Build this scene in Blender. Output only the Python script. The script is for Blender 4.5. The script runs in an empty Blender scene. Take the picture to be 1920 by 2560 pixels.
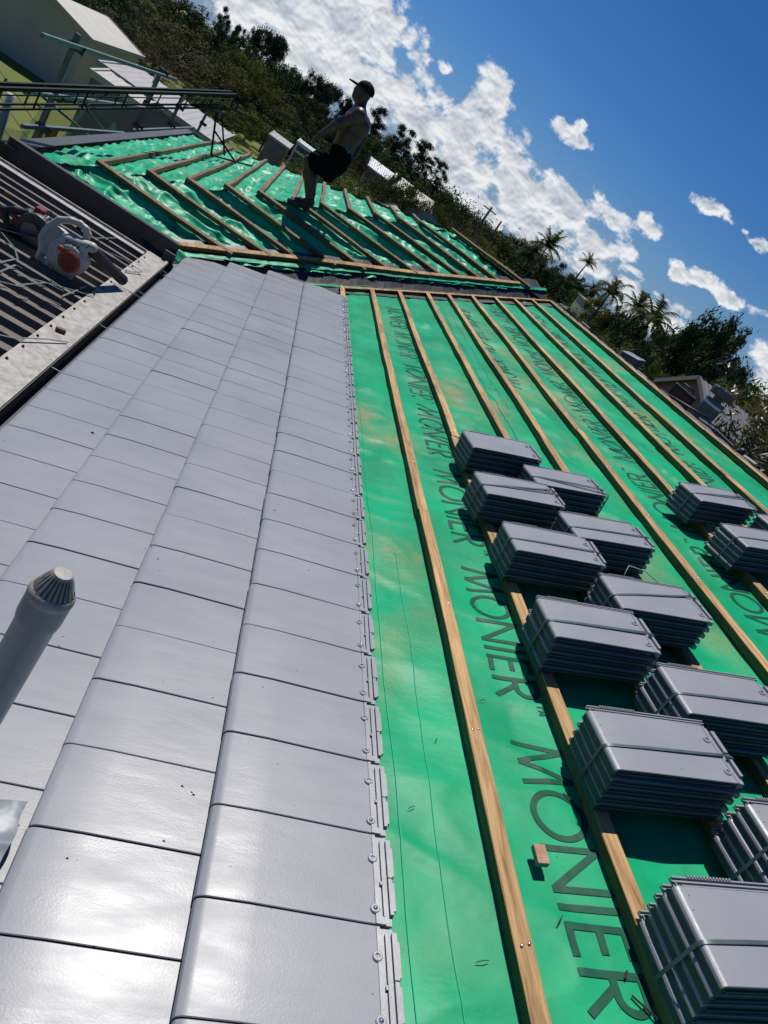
import bpy, bmesh, math, random
import numpy as np
from mathutils import Vector, Matrix
random.seed(7); rng = np.random.default_rng(11)
sc = bpy.context.scene
COL = sc.collection
R = math.radians
# ------------------------------------------------------------------ camera
TH = R(19.0)                       # pitch of every roof slope
cam_d = bpy.data.cameras.new('camera'); cam = bpy.data.objects.new('camera', cam_d); COL.objects.link(cam)
CR = [[0.82295298, -0.47236218, -0.31563011], [-0.06217864, 0.47735148, -0.87650978], [0.56469656, 0.74095178, 0.36346698]]
CLOC = [-0.49483, -0.88795, 1.28379]
M4 = Matrix(((CR[0][0], CR[0][1], CR[0][2], CLOC[0]), (CR[1][0], CR[1][1], CR[1][2], CLOC[1]), (CR[2][0], CR[2][1], CR[2][2], CLOC[2]), (0, 0, 0, 1)))
cam.matrix_world = M4
cam_d.sensor_fit = 'VERTICAL'; cam_d.sensor_height = 24.0; cam_d.lens = 24.0 * 1800 / 2560
cam_d.clip_start = 0.02; cam_d.clip_end = 6000
sc.camera = cam
# ------------------------------------------------------------------ sun, sky, exposure
SUNV = Vector((-0.155, 0.49, 0.85)).normalized()
sun_d = bpy.data.lights.new('sun', 'SUN'); sun_d.energy = 5.0; sun_d.angle = R(0.55); sun_d.color = (1.0, 0.955, 0.89)
sun = bpy.data.objects.new('sun', sun_d); COL.objects.link(sun)
sun.rotation_euler = SUNV.to_track_quat('Z', 'Y').to_euler()
sun.location = (0, 0, 30)
w = bpy.data.worlds.new("World"); sc.world = w; w.use_nodes = True
NT = w.node_tree; NT.nodes.clear()
def nd(t, **k):
    n = NT.nodes.new(t)
    for a, b in k.items(): setattr(n, a, b)
    return n
def mth(op, a, b=None, c=None, clamp=False):
    n = nd('ShaderNodeMath', operation=op); n.use_clamp = clamp
    for i, v in enumerate((a, b, c)):
        if v is None: continue
        if isinstance(v, (int, float)): n.inputs[i].default_value = v
        else: NT.links.new(v, n.inputs[i])
    return n.outputs[0]
def mixc(f, a, b):
    n = nd('ShaderNodeMix', data_type='RGBA')
    for i, v in ((0, f), (6, a), (7, b)):
        if isinstance(v, (int, float)): n.inputs[i].default_value = v
        elif isinstance(v, tuple): n.inputs[i].default_value = (*v, 1)
        else: NT.links.new(v, n.inputs[i])
    return n.outputs[2]
sky = nd('ShaderNodeTexSky', sky_type='NISHITA'); sky.sun_disc = False
sky.sun_elevation = math.asin(SUNV.z); sky.sun_rotation = math.atan2(SUNV.x, SUNV.y)
sky.air_density = 1.0; sky.dust_density = 0.05; sky.ozone_density = 3.0; sky.altitude = 200
geo = nd('ShaderNodeNewGeometry'); sep = nd('ShaderNodeSeparateXYZ')
tc = nd('ShaderNodeTexCoord'); NT.links.new(tc.outputs['Generated'], sep.inputs[0])
az = mth('MULTIPLY', mth('ARCTAN2', sep.outputs[0], sep.outputs[1]), 57.29578)
el = mth('MULTIPLY', mth('ARCSINE', sep.outputs[2]), 57.29578)
comb = nd('ShaderNodeCombineXYZ'); NT.links.new(az, comb.inputs[0]); NT.links.new(el, comb.inputs[1])
# warp so the cloud outlines billow
def noise(vec, scale, detail, rough, dist=0.0, off=0.0):
    mp = nd('ShaderNodeMapping'); NT.links.new(vec, mp.inputs[0]); mp.inputs['Location'].default_value = (off, off * .7, off * .3); mp.inputs['Scale'].default_value = (1, 1.35, 1)
    n = nd('ShaderNodeTexNoise'); NT.links.new(mp.outputs[0], n.inputs['Vector'])
    n.inputs['Scale'].default_value = scale; n.inputs['Detail'].default_value = detail; n.inputs['Roughness'].default_value = rough; n.inputs['Distortion'].default_value = dist
    return n
wn = noise(comb.outputs[0], .55, 5, .6, 0, 5.0)
wv = nd('ShaderNodeVectorMath', operation='SUBTRACT'); NT.links.new(wn.outputs['Color'], wv.inputs[0]); wv.inputs[1].default_value = (.5, .5, .5)
ws = nd('ShaderNodeVectorMath', operation='SCALE'); NT.links.new(wv.outputs[0], ws.inputs[0]); ws.inputs['Scale'].default_value = 1.9
wa = nd('ShaderNodeVectorMath', operation='ADD'); NT.links.new(comb.outputs[0], wa.inputs[0]); NT.links.new(ws.outputs[0], wa.inputs[1])
P = wa.outputs[0]
CL = [(-7.1,1.8,3.72,3.15,1),(-4.77,3.96,3.26,3.6,1),(-2.05,5.06,3.72,4.5,1),(-0.22,6.59,2.79,2.25,0.9),(1.83,6.92,1.86,1.08,0.8),(-7.12,4.87,5.58,5.4,1),(-2.62,2.49,4.65,2.7,1),(1.76,3.25,4.65,2.7,1),(5.02,3.43,3.72,2.25,1),(7.88,6.54,2.42,2.7,1),(7.31,4.09,3.72,3.15,1),(9.78,5.45,2.79,2.34,1),(9.46,2.17,5.58,2.7,1),(12.51,4.24,3.72,2.7,1),(16.29,4.91,3.72,1.8,1),(18.92,6.05,2.42,1.08,0.9),(16.14,2.88,5.58,1.98,1),(19.84,4.12,3.26,1.17,0.9),(22.59,4.7,1.86,0.9,0.9),(12.25,0.86,4.65,1.8,0.9),(7.66,2.19,5.58,2.7,0.9),(19.16,2.33,2.33,0.9,0.8),(4.96,6.99,1.12,0.54,0.9),(13.43,8.33,1.4,0.68,1),(14.99,8.76,1.21,0.72,1),(22.3,7.07,1.12,0.9,0.9),(24.97,10.04,1.49,0.63,0.9),(26.56,10.32,1.12,0.54,0.8),(27.7,10.17,0.74,0.45,0.7),(26.18,5.87,1.21,0.81,1),(27.61,6.21,1.86,0.77,1),(29.9,6.33,1.86,0.68,1),(31.86,6.57,0.93,0.54,0.8),(29.14,10.05,1.4,0.54,0.8),(23.53,4.03,1.3,0.63,0.8),(26.48,3.93,0.93,0.45,0.85),(27.81,4.03,1.49,0.9,0.9),(24.17,2.46,1.86,1.35,0.9),(20.67,2.71,1.86,1.35,0.9),(34.65,4.61,1.49,1.44,0.9),(36.23,3.77,1.86,1.26,0.9),(28.48,2.47,3.72,1.08,0.8),(36.38,2.14,2.33,0.9,0.8),(26.16,1.83,3.72,1.08,0.7)]
acc = None
for (ca, ce, ra, re_, wt) in CL:
    s1 = nd('ShaderNodeVectorMath', operation='MULTIPLY_ADD'); NT.links.new(P, s1.inputs[0])
    s1.inputs[1].default_value = (1 / ra, 1 / re_, 0); s1.inputs[2].default_value = (-ca / ra, -ce / re_, 0)
    s2 = nd('ShaderNodeVectorMath', operation='LENGTH'); NT.links.new(s1.outputs[0], s2.inputs[0])
    v = mth('MULTIPLY', mth('SUBTRACT', 1.0, s2.outputs['Value']), wt)
    acc = v if acc is None else mth('SMOOTH_MAX', acc, v, .15)
n1 = noise(comb.outputs[0], .40, 11, .57, .2)
n2 = noise(comb.outputs[0], .40, 11, .57, .2)
n2.inputs['Vector'].links[0].from_node.inputs['Location'].default_value = (.12, -.22, 0)   # sampled a little way towards the sun
dens = mth('ADD', mth('SUBTRACT', mth('MULTIPLY', acc, .9), .10), mth('MULTIPLY', mth('SUBTRACT', n1.outputs[0], .5), 2.4))
mask = nd('ShaderNodeMapRange', interpolation_type='SMOOTHSTEP'); NT.links.new(dens, mask.inputs[0])
mask.inputs[1].default_value = .02; mask.inputs[2].default_value = .42
e1 = noise(comb.outputs[0], .40, 3.5, .52, .2); e2 = noise(comb.outputs[0], .40, 3.5, .52, .2)
e2.inputs['Vector'].links[0].from_node.inputs['Location'].default_value = (.10, -.26, 0)
emb = mth('ADD', mth('MULTIPLY', mth('SUBTRACT', e1.outputs[0], e2.outputs[0]), 3.8), mth('MULTIPLY', mth('SUBTRACT', n1.outputs[0], n2.outputs[0]), .9))
n3 = noise(comb.outputs[0], .22, 5, .55, 0, 3.3)
thick = nd('ShaderNodeMapRange'); NT.links.new(dens, thick.inputs[0]); thick.inputs[1].default_value = .25; thick.inputs[2].default_value = 1.0; thick.inputs[3].default_value = .92; thick.inputs[4].default_value = .44
br = mth('ADD', mth('ADD', thick.outputs[0], emb), mth('MULTIPLY', mth('SUBTRACT', n3.outputs[0], .5), .7), clamp=True)
ccol = mixc(br, (4.4, 5.8, 8.0), (18.0, 18.2, 18.5))
hz = nd('ShaderNodeMapRange', interpolation_type='SMOOTHSTEP'); NT.links.new(el, hz.inputs[0]); hz.inputs[1].default_value = 9; hz.inputs[2].default_value = -2; hz.inputs[3].default_value = 0; hz.inputs[4].default_value = .85
skyh = mixc(hz.outputs[0], sky.outputs[0], (3.4, 5.6, 9.6)); skyn = skyh.node
out = mixc(mth('MULTIPLY', mask.outputs[0], .97), skyh, ccol)
hsv = nd('ShaderNodeHueSaturation'); hsv.inputs['Saturation'].default_value = 1.30; hsv.inputs['Value'].default_value = 1.0
tint = mixc(1.0, (0, 0, 0), (0.74, 1.0, 1.36)); tn = tint.node; tn.blend_type = 'MULTIPLY'; tn.inputs[7].default_value = (.74, 1.0, 1.36, 1); NT.links.new(sky.outputs[0], hsv.inputs['Color']); NT.links.new(hsv.outputs[0], tn.inputs[6])
for l in list(NT.links):
    if l.from_node == sky and l.to_node != hsv: to = l.to_socket; NT.links.remove(l); NT.links.new(tint, to)
bg = nd('ShaderNodeBackground'); bg.inputs[1].default_value = 0.052
NT.links.new(out, bg.inputs[0]); wo = nd('ShaderNodeOutputWorld'); NT.links.new(bg.outputs[0], wo.inputs[0])
sc.cycles.diffuse_bounces = 2; sc.cycles.max_bounces = 8
vs = sc.view_settings; vs.view_transform = 'Standard'; vs.look = 'None'; vs.exposure = -0.12; vs.gamma = 1.0; vs.use_curve_mapping = False

# ------------------------------------------------------------------ helpers
def lin(*rgb):
    return tuple(((c / 255) / 12.92 if c / 255 <= .04045 else ((c / 255 + .055) / 1.055) ** 2.4) for c in rgb)
def mat(name, col, rough=.6, metal=0., var=None, vscale=4., bump=0., bscale=40., spec=.5, stretch=(1, 1, 1), coat=0., trans=0., thr=(.35, .65), bdetail=3, bdist=.01):
    m = bpy.data.materials.new(name); m.use_nodes = True; nt = m.node_tree; b = nt.nodes['Principled BSDF']
    b.inputs['Base Color'].default_value = (*col, 1); b.inputs['Roughness'].default_value = rough; b.inputs['Metallic'].default_value = metal
    b.inputs['Specular IOR Level'].default_value = spec; b.inputs['Coat Weight'].default_value = coat
    t = nt.nodes.new('ShaderNodeTexCoord'); mp = nt.nodes.new('ShaderNodeMapping'); nt.links.new(t.outputs['Object'], mp.inputs[0]); mp.inputs['Scale'].default_value = stretch
    if var:
        n = nt.nodes.new('ShaderNodeTexNoise'); n.inputs['Scale'].default_value = vscale; n.inputs['Detail'].default_value = 6; n.inputs['Roughness'].default_value = .6
        nt.links.new(mp.outputs[0], n.inputs['Vector'])
        mr = nt.nodes.new('ShaderNodeMapRange'); mr.inputs[1].default_value = thr[0]; mr.inputs[2].default_value = thr[1]; nt.links.new(n.outputs[0], mr.inputs[0])
        mx = nt.nodes.new('ShaderNodeMix'); mx.data_type = 'RGBA'; nt.links.new(mr.outputs[0], mx.inputs[0]); mx.inputs[6].default_value = (*col, 1); mx.inputs[7].default_value = (*var, 1)
        nt.links.new(mx.outputs[2], b.inputs['Base Color'])
    if bump:
        n = nt.nodes.new('ShaderNodeTexNoise'); n.inputs['Scale'].default_value = bscale; n.inputs['Detail'].default_value = bdetail; nt.links.new(mp.outputs[0], n.inputs['Vector'])
        bp = nt.nodes.new('ShaderNodeBump'); bp.inputs['Strength'].default_value = bump; bp.inputs['Distance'].default_value = bdist
        nt.links.new(n.outputs[0], bp.inputs['Height']); nt.links.new(bp.outputs[0], b.inputs['Normal'])
    if trans:
        tr = nt.nodes.new('ShaderNodeBsdfTranslucent'); tr.inputs[0].default_value = (*(var or col), 1); ms = nt.nodes.new('ShaderNodeMixShader'); ms.inputs[0].default_value = trans
        nt.links.new(b.outputs[0], ms.inputs[1]); nt.links.new(tr.outputs[0], ms.inputs[2]); nt.links.new(ms.outputs[0], nt.nodes['Material Output'].inputs[0])
    return m
def tag(o, label=None, cat=None, group=None, kind=None):
    if label: o['label'] = label
    if cat: o['category'] = cat
    if group: o['group'] = group
    if kind: o['kind'] = kind
    return o
def empty(name, loc=(0, 0, 0), rot=(0, 0, 0), label=None, cat=None, group=None, kind=None):
    o = bpy.data.objects.new(name, None); COL.objects.link(o); o.location = loc; o.rotation_euler = rot; o.empty_display_size = .1
    return tag(o, label, cat, group, kind)
class MB:
    """collects plain geometry for ONE mesh object"""
    def __init__(s): s.v = []; s.f = []; s.mi = []; s.cur = 0
    def add(s, vs, fs):
        k = len(s.v); s.v += [tuple(float(c) for c in p) for p in vs]; s.f += [tuple(k + i for i in f) for f in fs]; s.mi += [s.cur] * len(fs)
    def box(s, a, b, M=None):
        (x0, y0, z0), (x1, y1, z1) = a, b
        vs = [(x, y, z) for x in (x0, x1) for y in (y0, y1) for z in (z0, z1)]
        if M is not None: vs = [tuple(M @ Vector(p)) for p in vs]
        s.add(vs, [(0, 1, 3, 2), (4, 6, 7, 5), (0, 4, 5, 1), (2, 3, 7, 6), (0, 2, 6, 4), (1, 5, 7, 3)])
    def tube(s, pts, r, n=10, caps=True, r2=None, flat=None):
        pts = [Vector(p) for p in pts]; k = len(pts); rings = []
        up = None
        for i, p in enumerate(pts):
            t = (pts[min(i + 1, k - 1)] - pts[max(i - 1, 0)]).normalized()
            if up is None: up = t.orthogonal().normalized()
            up = (up - t * up.dot(t)).normalized(); sd = t.cross(up)
            rr = r if r2 is None else r + (r2 - r) * i / max(1, k - 1)
            if isinstance(r, (list, tuple)): rr = r[i]
            rings.append([p + up * math.cos(2 * math.pi * j / n) * rr + sd * math.sin(2 * math.pi * j / n) * rr * (flat or 1) for j in range(n)])
        vs = [q for rg in rings for q in rg]; fs = [(i * n + j, i * n + (j + 1) % n, (i + 1) * n + (j + 1) % n, (i + 1) * n + j) for i in range(k - 1) for j in range(n)]
        if caps: fs += [tuple(range(n - 1, -1, -1)), tuple(range((k - 1) * n, k * n))]
        s.add(vs, fs)
    def beam(s, p, q, wd, ht, upv=(0, 0, 1)):
        p, q = Vector(p), Vector(q); t = (q - p).normalized(); sd = t.cross(Vector(upv)).normalized(); u = sd.cross(t)
        vs = [a + sd * x * wd / 2 + u * z * ht / 2 for a in (p, q) for x, z in ((-1, -1), (1, -1), (1, 1), (-1, 1))]
        s.add(vs, [(0, 1, 2, 3), (7, 6, 5, 4), (0, 4, 5, 1), (1, 5, 6, 2), (2, 6, 7, 3), (3, 7, 4, 0)])
    def lathe(s, prof, n=24, M=None, close=False):
        vs = []; k = len(prof)
        for (r, z) in prof:
            for j in range(n):
                a = 2 * math.pi * j / n; p = Vector((r * math.cos(a), r * math.sin(a), z)); vs.append(M @ p if M is not None else p)
        fs = [(i * n + j, i * n + (j + 1) % n, (i + 1) * n + (j + 1) % n, (i + 1) * n + j) for i in range(k - 1) for j in range(n)]
        if close: fs += [tuple(range(n - 1, -1, -1)), tuple(range((k - 1) * n, k * n))]
        s.add(vs, fs)
    def build(s, name, mats, parent=None, smooth=False, bevel=0, loc=None, rot=None, weld=0):
        me = bpy.data.meshes.new(name); me.from_pydata(s.v, [], s.f)
        mats = mats if isinstance(mats, (list, tuple)) else [mats]
        for m in mats: me.materials.append(m)
        if len(mats) > 1: me.polygons.foreach_set('material_index', s.mi)
        bm = bmesh.new(); bm.from_mesh(me)
        if weld: bmesh.ops.remove_doubles(bm, verts=bm.verts, dist=weld)
        bmesh.ops.recalc_face_normals(bm, faces=bm.faces)
        if bevel: bmesh.ops.bevel(bm, geom=list(bm.edges), offset=bevel, segments=1, affect='EDGES', profile=.5)
        bm.to_mesh(me); bm.free()
        if smooth:
            me.polygons.foreach_set('use_smooth', [True] * len(me.polygons))
            if smooth != True:
                me.set_sharp_from_angle(angle=R(smooth))
        o = bpy.data.objects.new(name, me); COL.objects.link(o)
        if parent: o.parent = parent
        if loc is not None: o.location = loc
        if rot is not None: o.rotation_euler = rot
        return o
def npmesh(name, V, F, m, parent=None, smooth=True, uvs=None, att=None):
    me = bpy.data.meshes.new(name); n = len(V); me.vertices.add(n); me.vertices.foreach_set('co', np.asarray(V, np.float32).ravel())
    F = np.asarray(F, np.int32); k = F.shape[1]; me.loops.add(F.size); me.loops.foreach_set('vertex_index', F.ravel())
    me.polygons.add(len(F)); me.polygons.foreach_set('loop_start', np.arange(0, F.size, k, dtype=np.int32)); me.polygons.foreach_set('loop_total', np.full(len(F), k, np.int32))
    me.polygons.foreach_set('use_smooth', np.full(len(F), smooth))
    for mm in (m if isinstance(m, (list, tuple)) else [m]): me.materials.append(mm)
    if att is not None:
        a = me.attributes.new('tone', 'FLOAT', 'POINT'); a.data.foreach_set('value', np.asarray(att, np.float32))
    me.update(calc_edges=True)
    o = bpy.data.objects.new(name, me); COL.objects.link(o)
    if parent: o.parent = parent
    return o
# lattice noise
_perm = rng.random((256, 256)).astype(np.float32)
def vnoise(x, y):
    xi = np.floor(x).astype(int); yi = np.floor(y).astype(int); fx = x - xi; fy = y - yi; fx = fx * fx * (3 - 2 * fx); fy = fy * fy * (3 - 2 * fy)
    g = lambda a, b: _perm[a & 255, b & 255]
    return (g(xi, yi) * (1 - fx) + g(xi + 1, yi) * fx) * (1 - fy) + (g(xi, yi + 1) * (1 - fx) + g(xi + 1, yi + 1) * fx) * fy
def fbm(x, y, o=4):
    s = 0; a = 1; t = 0
    for i in range(o): s = s + a * vnoise(x * 2 ** i + 17 * i, y * 2 ** i + 31 * i); t += a; a *= .5
    return s / t
def ridge(x, y): return 1 - np.abs(2 * vnoise(x, y) - 1)
def ss(t): t = np.clip(t, 0, 1); return t * t * (3 - 2 * t)
def PA(u, d, h=0.): return Vector((u * math.cos(TH) - h * math.sin(TH), d, u * math.sin(TH) + h * math.cos(TH)))
ROTA = (0, -TH, 0)
ZB = lambda y: 1.10 + (y - 9.64) * math.tan(TH)
ZC = lambda x: -.27 + (x + 2.44) * math.tan(TH)

# ------------------------------------------------------------------ materials
def wood_mat(name, base, dark, light):
    m = bpy.data.materials.new(name); m.use_nodes = True; nt = m.node_tree; b = nt.nodes['Principled BSDF']; L = nt.links.new
    t = nt.nodes.new('ShaderNodeTexCoord'); oi = nt.nodes.new('ShaderNodeObjectInfo')
    ad = nt.nodes.new('ShaderNodeVectorMath'); ad.operation = 'ADD'; L(t.outputs['Object'], ad.inputs[0])
    sc_ = nt.nodes.new('ShaderNodeMath'); sc_.operation = 'MULTIPLY'; L(oi.outputs['Random'], sc_.inputs[0]); sc_.inputs[1].default_value = 37.0
    L(sc_.outputs[0], ad.inputs[1])
    mp = nt.nodes.new('ShaderNodeMapping'); L(ad.outputs[0], mp.inputs[0]); mp.inputs['Scale'].default_value = (28, 1.6, 28)
    n = nt.nodes.new('ShaderNodeTexNoise'); n.inputs['Scale'].default_value = 1.6; n.inputs['Detail'].default_value = 8; n.inputs['Roughness'].default_value = .65; n.inputs['Distortion'].default_value = 1.2; L(mp.outputs[0], n.inputs['Vector'])
    cr = nt.nodes.new('ShaderNodeValToRGB'); L(n.outputs[0], cr.inputs[0]); e = cr.color_ramp.elements
    e[0].position = .3; e[0].color = (*dark, 1); e[1].position = .72; e[1].color = (*light, 1); e.new(.5).color = (*base, 1)
    mp2 = nt.nodes.new('ShaderNodeMapping'); L(ad.outputs[0], mp2.inputs[0]); mp2.inputs['Scale'].default_value = (3, .8, 3)
    n2 = nt.nodes.new('ShaderNodeTexNoise'); n2.inputs['Scale'].default_value = 1.3; n2.inputs['Detail'].default_value = 4; L(mp2.outputs[0], n2.inputs['Vector'])
    mr = nt.nodes.new('ShaderNodeMapRange'); L(n2.outputs[0], mr.inputs[0]); mr.inputs[1].default_value = .3; mr.inputs[2].default_value = .7; mr.inputs[3].default_value = .68; mr.inputs[4].default_value = 1.15
    mx = nt.nodes.new('ShaderNodeMix'); mx.data_type = 'RGBA'; mx.blend_type = 'MULTIPLY'; mx.inputs[0].default_value = 1; L(cr.outputs[0], mx.inputs[6]); L(mr.outputs[0], mx.inputs[7])
    L(mx.outputs[2], b.inputs['Base Color']); b.inputs['Roughness'].default_value = .72; b.inputs['Specular IOR Level'].default_value = .3
    bp = nt.nodes.new('ShaderNodeBump'); bp.inputs['Strength'].default_value = .35; bp.inputs['Distance'].default_value = .002; L(n.outputs[0], bp.inputs['Height']); L(bp.outputs[0], b.inputs['Normal'])
    return m
WOOD = wood_mat('treated_pine', (.43, .26, .11), (.14, .065, .025), (.66, .43, .20))
WOOD2 = wood_mat('weathered_pine', (.20, .105, .055), (.07, .035, .02), (.32, .185, .10))

WOODS = wood_mat('shaded_batten_edge', (.135, .105, .045), (.06, .045, .02), (.20, .155, .07))  # treated batten sides, darkened to olive to paint in their shade
def underlay_mat(name, c1, c2, dirt, rough, trans, dirtamt, spots=()):
    m = bpy.data.materials.new(name); m.use_nodes = True; nt = m.node_tree; b = nt.nodes['Principled BSDF']; L = nt.links.new
    t = nt.nodes.new('ShaderNodeTexCoord')
    def nz(s, d, o=0, st=(1, 1, 1)):
        mp = nt.nodes.new('ShaderNodeMapping'); L(t.outputs['Object'], mp.inputs[0]); mp.inputs['Location'].default_value = (o, o, o); mp.inputs['Scale'].default_value = st
        n = nt.nodes.new('ShaderNodeTexNoise'); n.inputs['Scale'].default_value = s; n.inputs['Detail'].default_value = d; n.inputs['Roughness'].default_value = .6; L(mp.outputs[0], n.inputs['Vector']); return n.outputs[0]
    def rmp(v, a, b_, c=0, d=1):
        r = nt.nodes.new('ShaderNodeMapRange'); L(v, r.inputs[0]); r.inputs[1].default_value = a; r.inputs[2].default_value = b_; r.inputs[3].default_value = c; r.inputs[4].default_value = d; return r.outputs[0]
    def mx(f, a, bb):
        x = nt.nodes.new('ShaderNodeMix'); x.data_type = 'RGBA'
        for i, v in ((0, f), (6, a), (7, bb)):
            if isinstance(v, tuple): x.inputs[i].default_value = (*v, 1)
            elif isinstance(v, float): x.inputs[i].default_value = v
            else: L(v, x.inputs[i])
        return x.outputs[2]
    def ml(a, bb):
        x = nt.nodes.new('ShaderNodeMath'); x.operation = 'MULTIPLY'
        for i, v in ((0, a), (1, bb)):
            if isinstance(v, float): x.inputs[i].default_value = v
            else: L(v, x.inputs[i])
        return x.outputs[0]
    base = mx(rmp(nz(3.5, 5, 0, (1, .6, 1)), .35, .65), c1, c2)
    # sawdust and road-coloured dust that lies in drifts
    speck = rmp(nz(150, 3, 4), .38, .60); drift = rmp(nz(1.15, 3, 9, (1, .8, 1)), .56, .74, 0, .8)
    for (su, sd__, ru, rd, sw) in spots:      # drifts of sawdust and brown dust where the men walked
        q = nt.nodes.new('ShaderNodeVectorMath'); q.operation = 'MULTIPLY_ADD'; L(t.outputs['Object'], q.inputs[0]); q.inputs[1].default_value = (1 / ru, 1 / rd, 0); q.inputs[2].default_value = (-su / ru, -sd__ / rd, 0)
        l_ = nt.nodes.new('ShaderNodeVectorMath'); l_.operation = 'LENGTH'; L(q.outputs[0], l_.inputs[0]); g = rmp(l_.outputs['Value'], 1.5, .2, 0, sw); jag = rmp(nz(7, 4, su), .35, .6); g = ml(g, jag)
        a_ = nt.nodes.new('ShaderNodeMath'); a_.operation = 'MAXIMUM'; L(drift, a_.inputs[0]); L(g, a_.inputs[1]); drift = a_.outputs[0]
    sm = rmp(nz(1.1, 4, 20), .55, .8, 0, .25)
    col = mx(ml(ml(speck, drift), dirtamt), base, dirt)
    col = mx(ml(sm, .35 * dirtamt), col, (.10, .16, .09))
    dots = rmp(nz(70, 2, 31), .735, .76); col = mx(ml(dots, .7), col, (.03, .05, .03))
    L(col, b.inputs['Base Color']); b.inputs['Roughness'].default_value = rough; b.inputs['Specular IOR Level'].default_value = .16
    # woven scrim
    wv1 = nt.nodes.new('ShaderNodeTexWave'); wv1.wave_type = 'BANDS'; wv1.bands_direction = 'DIAGONAL'; wv1.inputs['Scale'].default_value = 110; wv1.inputs['Distortion'].default_value = .6; L(t.outputs['Object'], wv1.inputs['Vector'])
    mpw = nt.nodes.new('ShaderNodeMapping'); L(t.outputs['Object'], mpw.inputs[0]); mpw.inputs['Scale'].default_value = (1, -1, 1)
    wv2 = nt.nodes.new('ShaderNodeTexWave'); wv2.wave_type = 'BANDS'; wv2.bands_direction = 'DIAGONAL'; wv2.inputs['Scale'].default_value = 110; wv2.inputs['Distortion'].default_value = .6; L(mpw.outputs[0], wv2.inputs['Vector'])
    av = nt.nodes.new('ShaderNodeMath'); av.operation = 'ADD'; L(wv1.outputs['Fac'], av.inputs[0]); L(wv2.outputs['Fac'], av.inputs[1])
    b1 = nt.nodes.new('ShaderNodeBump'); b1.inputs['Strength'].default_value = .13; b1.inputs['Distance'].default_value = .0005; L(av.outputs[0], b1.inputs['Height'])
    b2 = nt.nodes.new('ShaderNodeBump'); b2.inputs['Strength'].default_value = .35; b2.inputs['Distance'].default_value = .012; L(nz(8, 4, 2, (.5, 1, 1)), b2.inputs['Height']); L(b1.outputs[0], b2.inputs['Normal'])
    L(b2.outputs[0], b.inputs['Normal'])
    tr = nt.nodes.new('ShaderNodeBsdfTranslucent'); tr.inputs[0].default_value = (*c2, 1); ms = nt.nodes.new('ShaderNodeMixShader'); ms.inputs[0].default_value = trans
    L(b.outputs[0], ms.inputs[1]); L(tr.outputs[0], ms.inputs[2]); L(ms.outputs[0], nt.nodes['Material Output'].inputs[0])
    return m
UND = underlay_mat('green_sarking', (.000, .255, .108), (.000, .370, .162), (.42, .22, .09), .42, .0, 1.0, [(.48, 3.1, .16, .25, 1), (.65, 2.85, .16, .20, .9), (.57, 1.62, .11, .09, .9), (1.2, 4.0, .16, .5, 1), (1.45, 3.95, .14, .35, .9), (1.85, 4.7, .16, .5, .9), (2.15, 4.4, .16, .4, .9), (3.0, 4.66, .16, .3, .8), (1.9, 6.6, .4, .8, .4), (2.5, 5.6, .2, .6, .6), (.8, 5.6, .2, .6, .35)])
UND2 = underlay_mat('green_sarking_glare', (.003, .30, .135), (.03, .46, .25), (.38, .30, .20), .42, .0, .5)  # glare on the far slopes put into these paler greens
INK = mat('sarking_ink', (.003, .060, .034), .5, spec=.15, var=(.002, .090, .050), vscale=30)

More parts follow.
